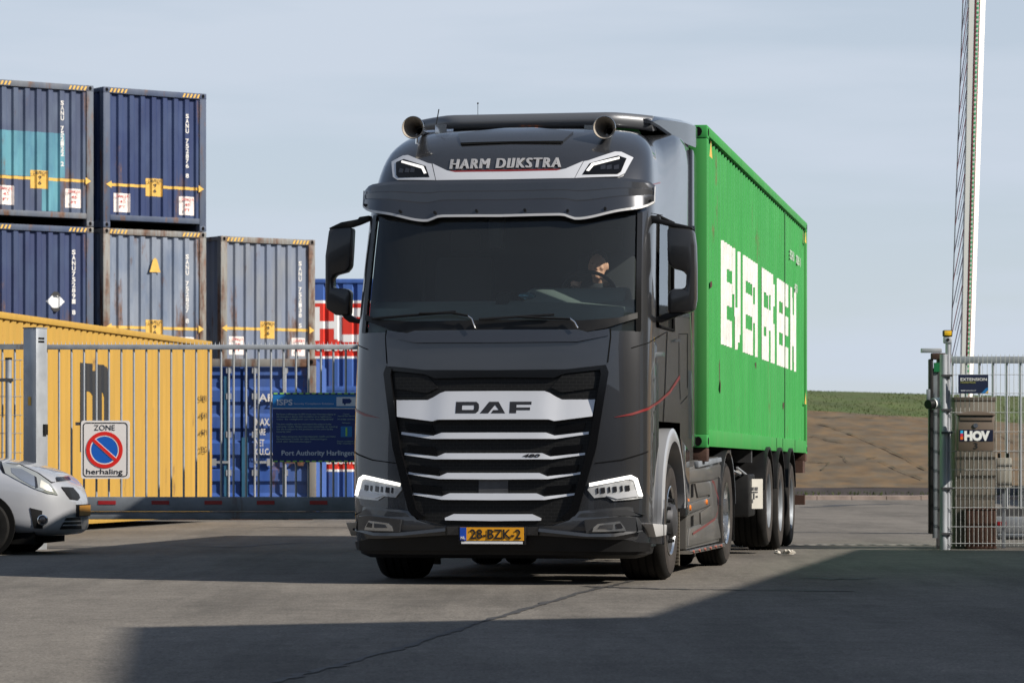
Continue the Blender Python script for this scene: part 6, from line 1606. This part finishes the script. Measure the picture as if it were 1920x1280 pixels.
YE = 37.6; ex = lambda u: UX(u, YE); ez = lambda v: VZ(v, YE)
es = thing('company_sign', 'small navy EXTENSION sign wired to the mesh above the letterbox', 'sign', (0, YE, 0))
m = MB(); m.box(ex(1797), ex(1853), 0, .015, ez(737), ez(702)); m.build('panel', mat('sign_dark_navy', (0.010, 0.016, 0.045), 0.4), es)
lettering('title_lettering', 'EXTENSION', M['white'], es, (ex(1801), 0, ez(713.5)), (1, 0, 0), (0, 0, 1), .034, width=.295, bold=.008)
lettering('subtitle_lettering', 'HEEREMEER', mat('dim_yellow', (0.30, 0.30, 0.10), 0.5), es, (ex(1801), 0, ez(718.5)), (1, 0, 0), (0, 0, 1), .022, width=.17, bold=0)
m = MB(); lettering_mb(m, 'www', (ex(1801), 0, ez(733)), (1, 0, 0), (0, 0, 1), .018, width=.055, bold=.03); lettering_mb(m, 'extension.nl', (ex(1811.5), 0, ez(733)), (1, 0, 0), (0, 0, 1), .018, width=.11, bold=0); m.build('web_lettering', M['sign_grey'], es)
m = MB(); m.add([(ex(1840), -.002, ez(736.8)), (ex(1848), -.002, ez(728)), (ex(1852.8), -.002, ez(726)), (ex(1852.8), -.002, ez(731)), (ex(1847), -.002, ez(736.8))], [(0, 1, 2, 3, 4)]); m.build('corner_blue', M['blue_band'], es)
m = MB(); m.add([(ex(1847.2), -.003, ez(736.8)), (ex(1852.8), -.003, ez(731)), (ex(1852.8), -.003, ez(736.8))], [(0, 1, 2)]); m.build('corner_yellow', M['yellow'], es)

eb = thing('electrical_cabinet', 'beige electrical box on a thin stand right of the letterbox pillar', 'cabinet', (UX(1882, 38.4), 38.4, 0))
kx = .085; m = MB(); m.box(-kx, kx, -.07, .07, VZ(913, 38.4), VZ(858, 38.4)); m.build('case', mat('beige_plastic', (0.34, 0.32, 0.27), 0.6, var=.1), eb, bevel=.008)
m = MB(); m.box(-kx, kx, -.073, -.0705, VZ(873, 38.4)-.004, VZ(873, 38.4)+.004); m.box(-kx, kx, -.073, -.0705, VZ(908, 38.4)-.004, VZ(908, 38.4)+.004); m.build('joint', M['steel_dark'], eb)
m = MB(); m.box(-.02, .02, -.02, .02, 0, VZ(913, 38.4)-.001); m.build('stand', M['galv_dark'], eb)
m = MB()
for s in (-.05, .05): m.cyl((s, 0, VZ(858, 38.4)), (s, 0, VZ(849, 38.4)), .02, n=10)
m.build('cable_gland', M['black'], eb)

# raised barrier arm with its hanging lattice
YB = 46.0; bx_ = lambda u: UX(u, YB); bz_ = lambda v: VZ(v, YB)
br = thing('barrier', 'tall white raised barrier arm with green light strip and slanted red rods', 'barrier', (0, YB, 0))
def arm_x(v, f): # left..right edge of the arm
    l = 1803+(1816.5-1803)*(650-v)/650; r = 1828.5+(1850-1828.5)*(650-v)/650
    return bx_(l+(r-l)*f)
vv = [-60, 200, 420, 650, 860]
ztop = lambda v: bz_(v)
def arm_part(name, f0, f1, y0, y1, material, sl=0.0):
    m = MB(); rings = []
    for v in vv: rings.append([Vector((arm_x(v, f0), y0, ztop(v))), Vector((arm_x(v, f1), y0+sl, ztop(v))), Vector((arm_x(v, f1), y1+(.02 if sl else 0), ztop(v))), Vector((arm_x(v, f0), y1, ztop(v)))])
    m.loft(rings); return m.build(name, material, br)
arm_part('arm_side', 0, .30, -.05, .12, mat('shaded_white_paint', (0.62, 0.63, 0.60), 0.6)); arm_part('arm', .302, 1, -.05, .12, mat('sunlit_white_paint', (0.82, 0.79, 0.74), 0.5), .16)  # one white arm: shaded left and sunlit right are put into the colours
arm_part('red_edge', .34, .385, -.056, -.03, M['stripe_red']); arm_part('red_edge', .60, .645, .002, .03, mat('dark_red_edge', (0.22, 0.03, 0.03), 0.5))
arm_part('light_strip', .43, .57, -.030, .03, mat('pale_strip', (0.55, 0.62, 0.55), 0.4))
m = MB()
for k in range(105):
    v = 850-k*8.6; x0, x1 = arm_x(v, .45), arm_x(v, .55); m.box(x0, x1, -.036, -.0305, ztop(v)-.014, ztop(v)+.014)
m.build('green_led', mat('green_led', (0.06, 0.42, 0.18), 0.4), br)
rail_x = lambda v: bx_(1783.5+(1806-1783.5)*(650-v)/650)
m = MB(); m.tube([(rail_x(-60), .03, ztop(-60)), (rail_x(700), .03, ztop(700))], .008, 6); m.build('skirt_rail', mat('rail_grey', (0.5, 0.48, 0.44), 0.6), br)
RM = (mat('red_rod', (0.50, 0.05, 0.07), 0.5), mat('pale_blue_rod', (0.42, 0.46, 0.52), 0.5), mat('plum_rod', (0.16, 0.03, 0.09), 0.5), MATS['pale_blue_rod'])
for k in range(50):
    v1 = -90+k*26; v0_ = v1+96
    if v0_ > 720: break
    r_ = RM[k % 4]; m = MB(); xa_, za_ = arm_x(v1, 0)-.005, ztop(v1); xb_, zb_ = rail_x(v0_), ztop(v0_)
    f = .62 if k % 4 in (1, 3) else 1.0
    m.tube([(xa_, .02, za_), (xa_+(xb_-xa_)*f, .02, za_+(zb_-za_)*f)], .0062 if k % 2 == 0 else .0045, 5); m.build('rod', r_, br)
m = MB(); m.box(arm_x(860, 0)-.12, arm_x(860, 1)+.12, -.18, .18, 0, 1.05); m.build('drive_cabinet', M['galv_dark'], br, bevel=.02)

# crushed litter on the road
r3 = random.Random(5); m = MB()
for k in range(7):
    m.ball((r3.uniform(-.10, .12), r3.uniform(-.1, .1), .03), .045, .03, .03, n=7, m=5)
m.v = [tuple(c*(0.6+0.8*r3.random()) for c in p) for p in m.v]
m.v = [tuple(c*0.72 for c in p) for p in m.v]
lt = m.build('crumpled_paper', mat('dirty_paper', (0.62, 0.58, 0.52), 0.8, var=.3, vscale=8), None); g_ = gpt(1469, 1041); lt.location = (g_[0], g_[1], 0.012)
tag(lt, 'crumpled white paper lying on the asphalt right of the trailer wheels', 'litter')
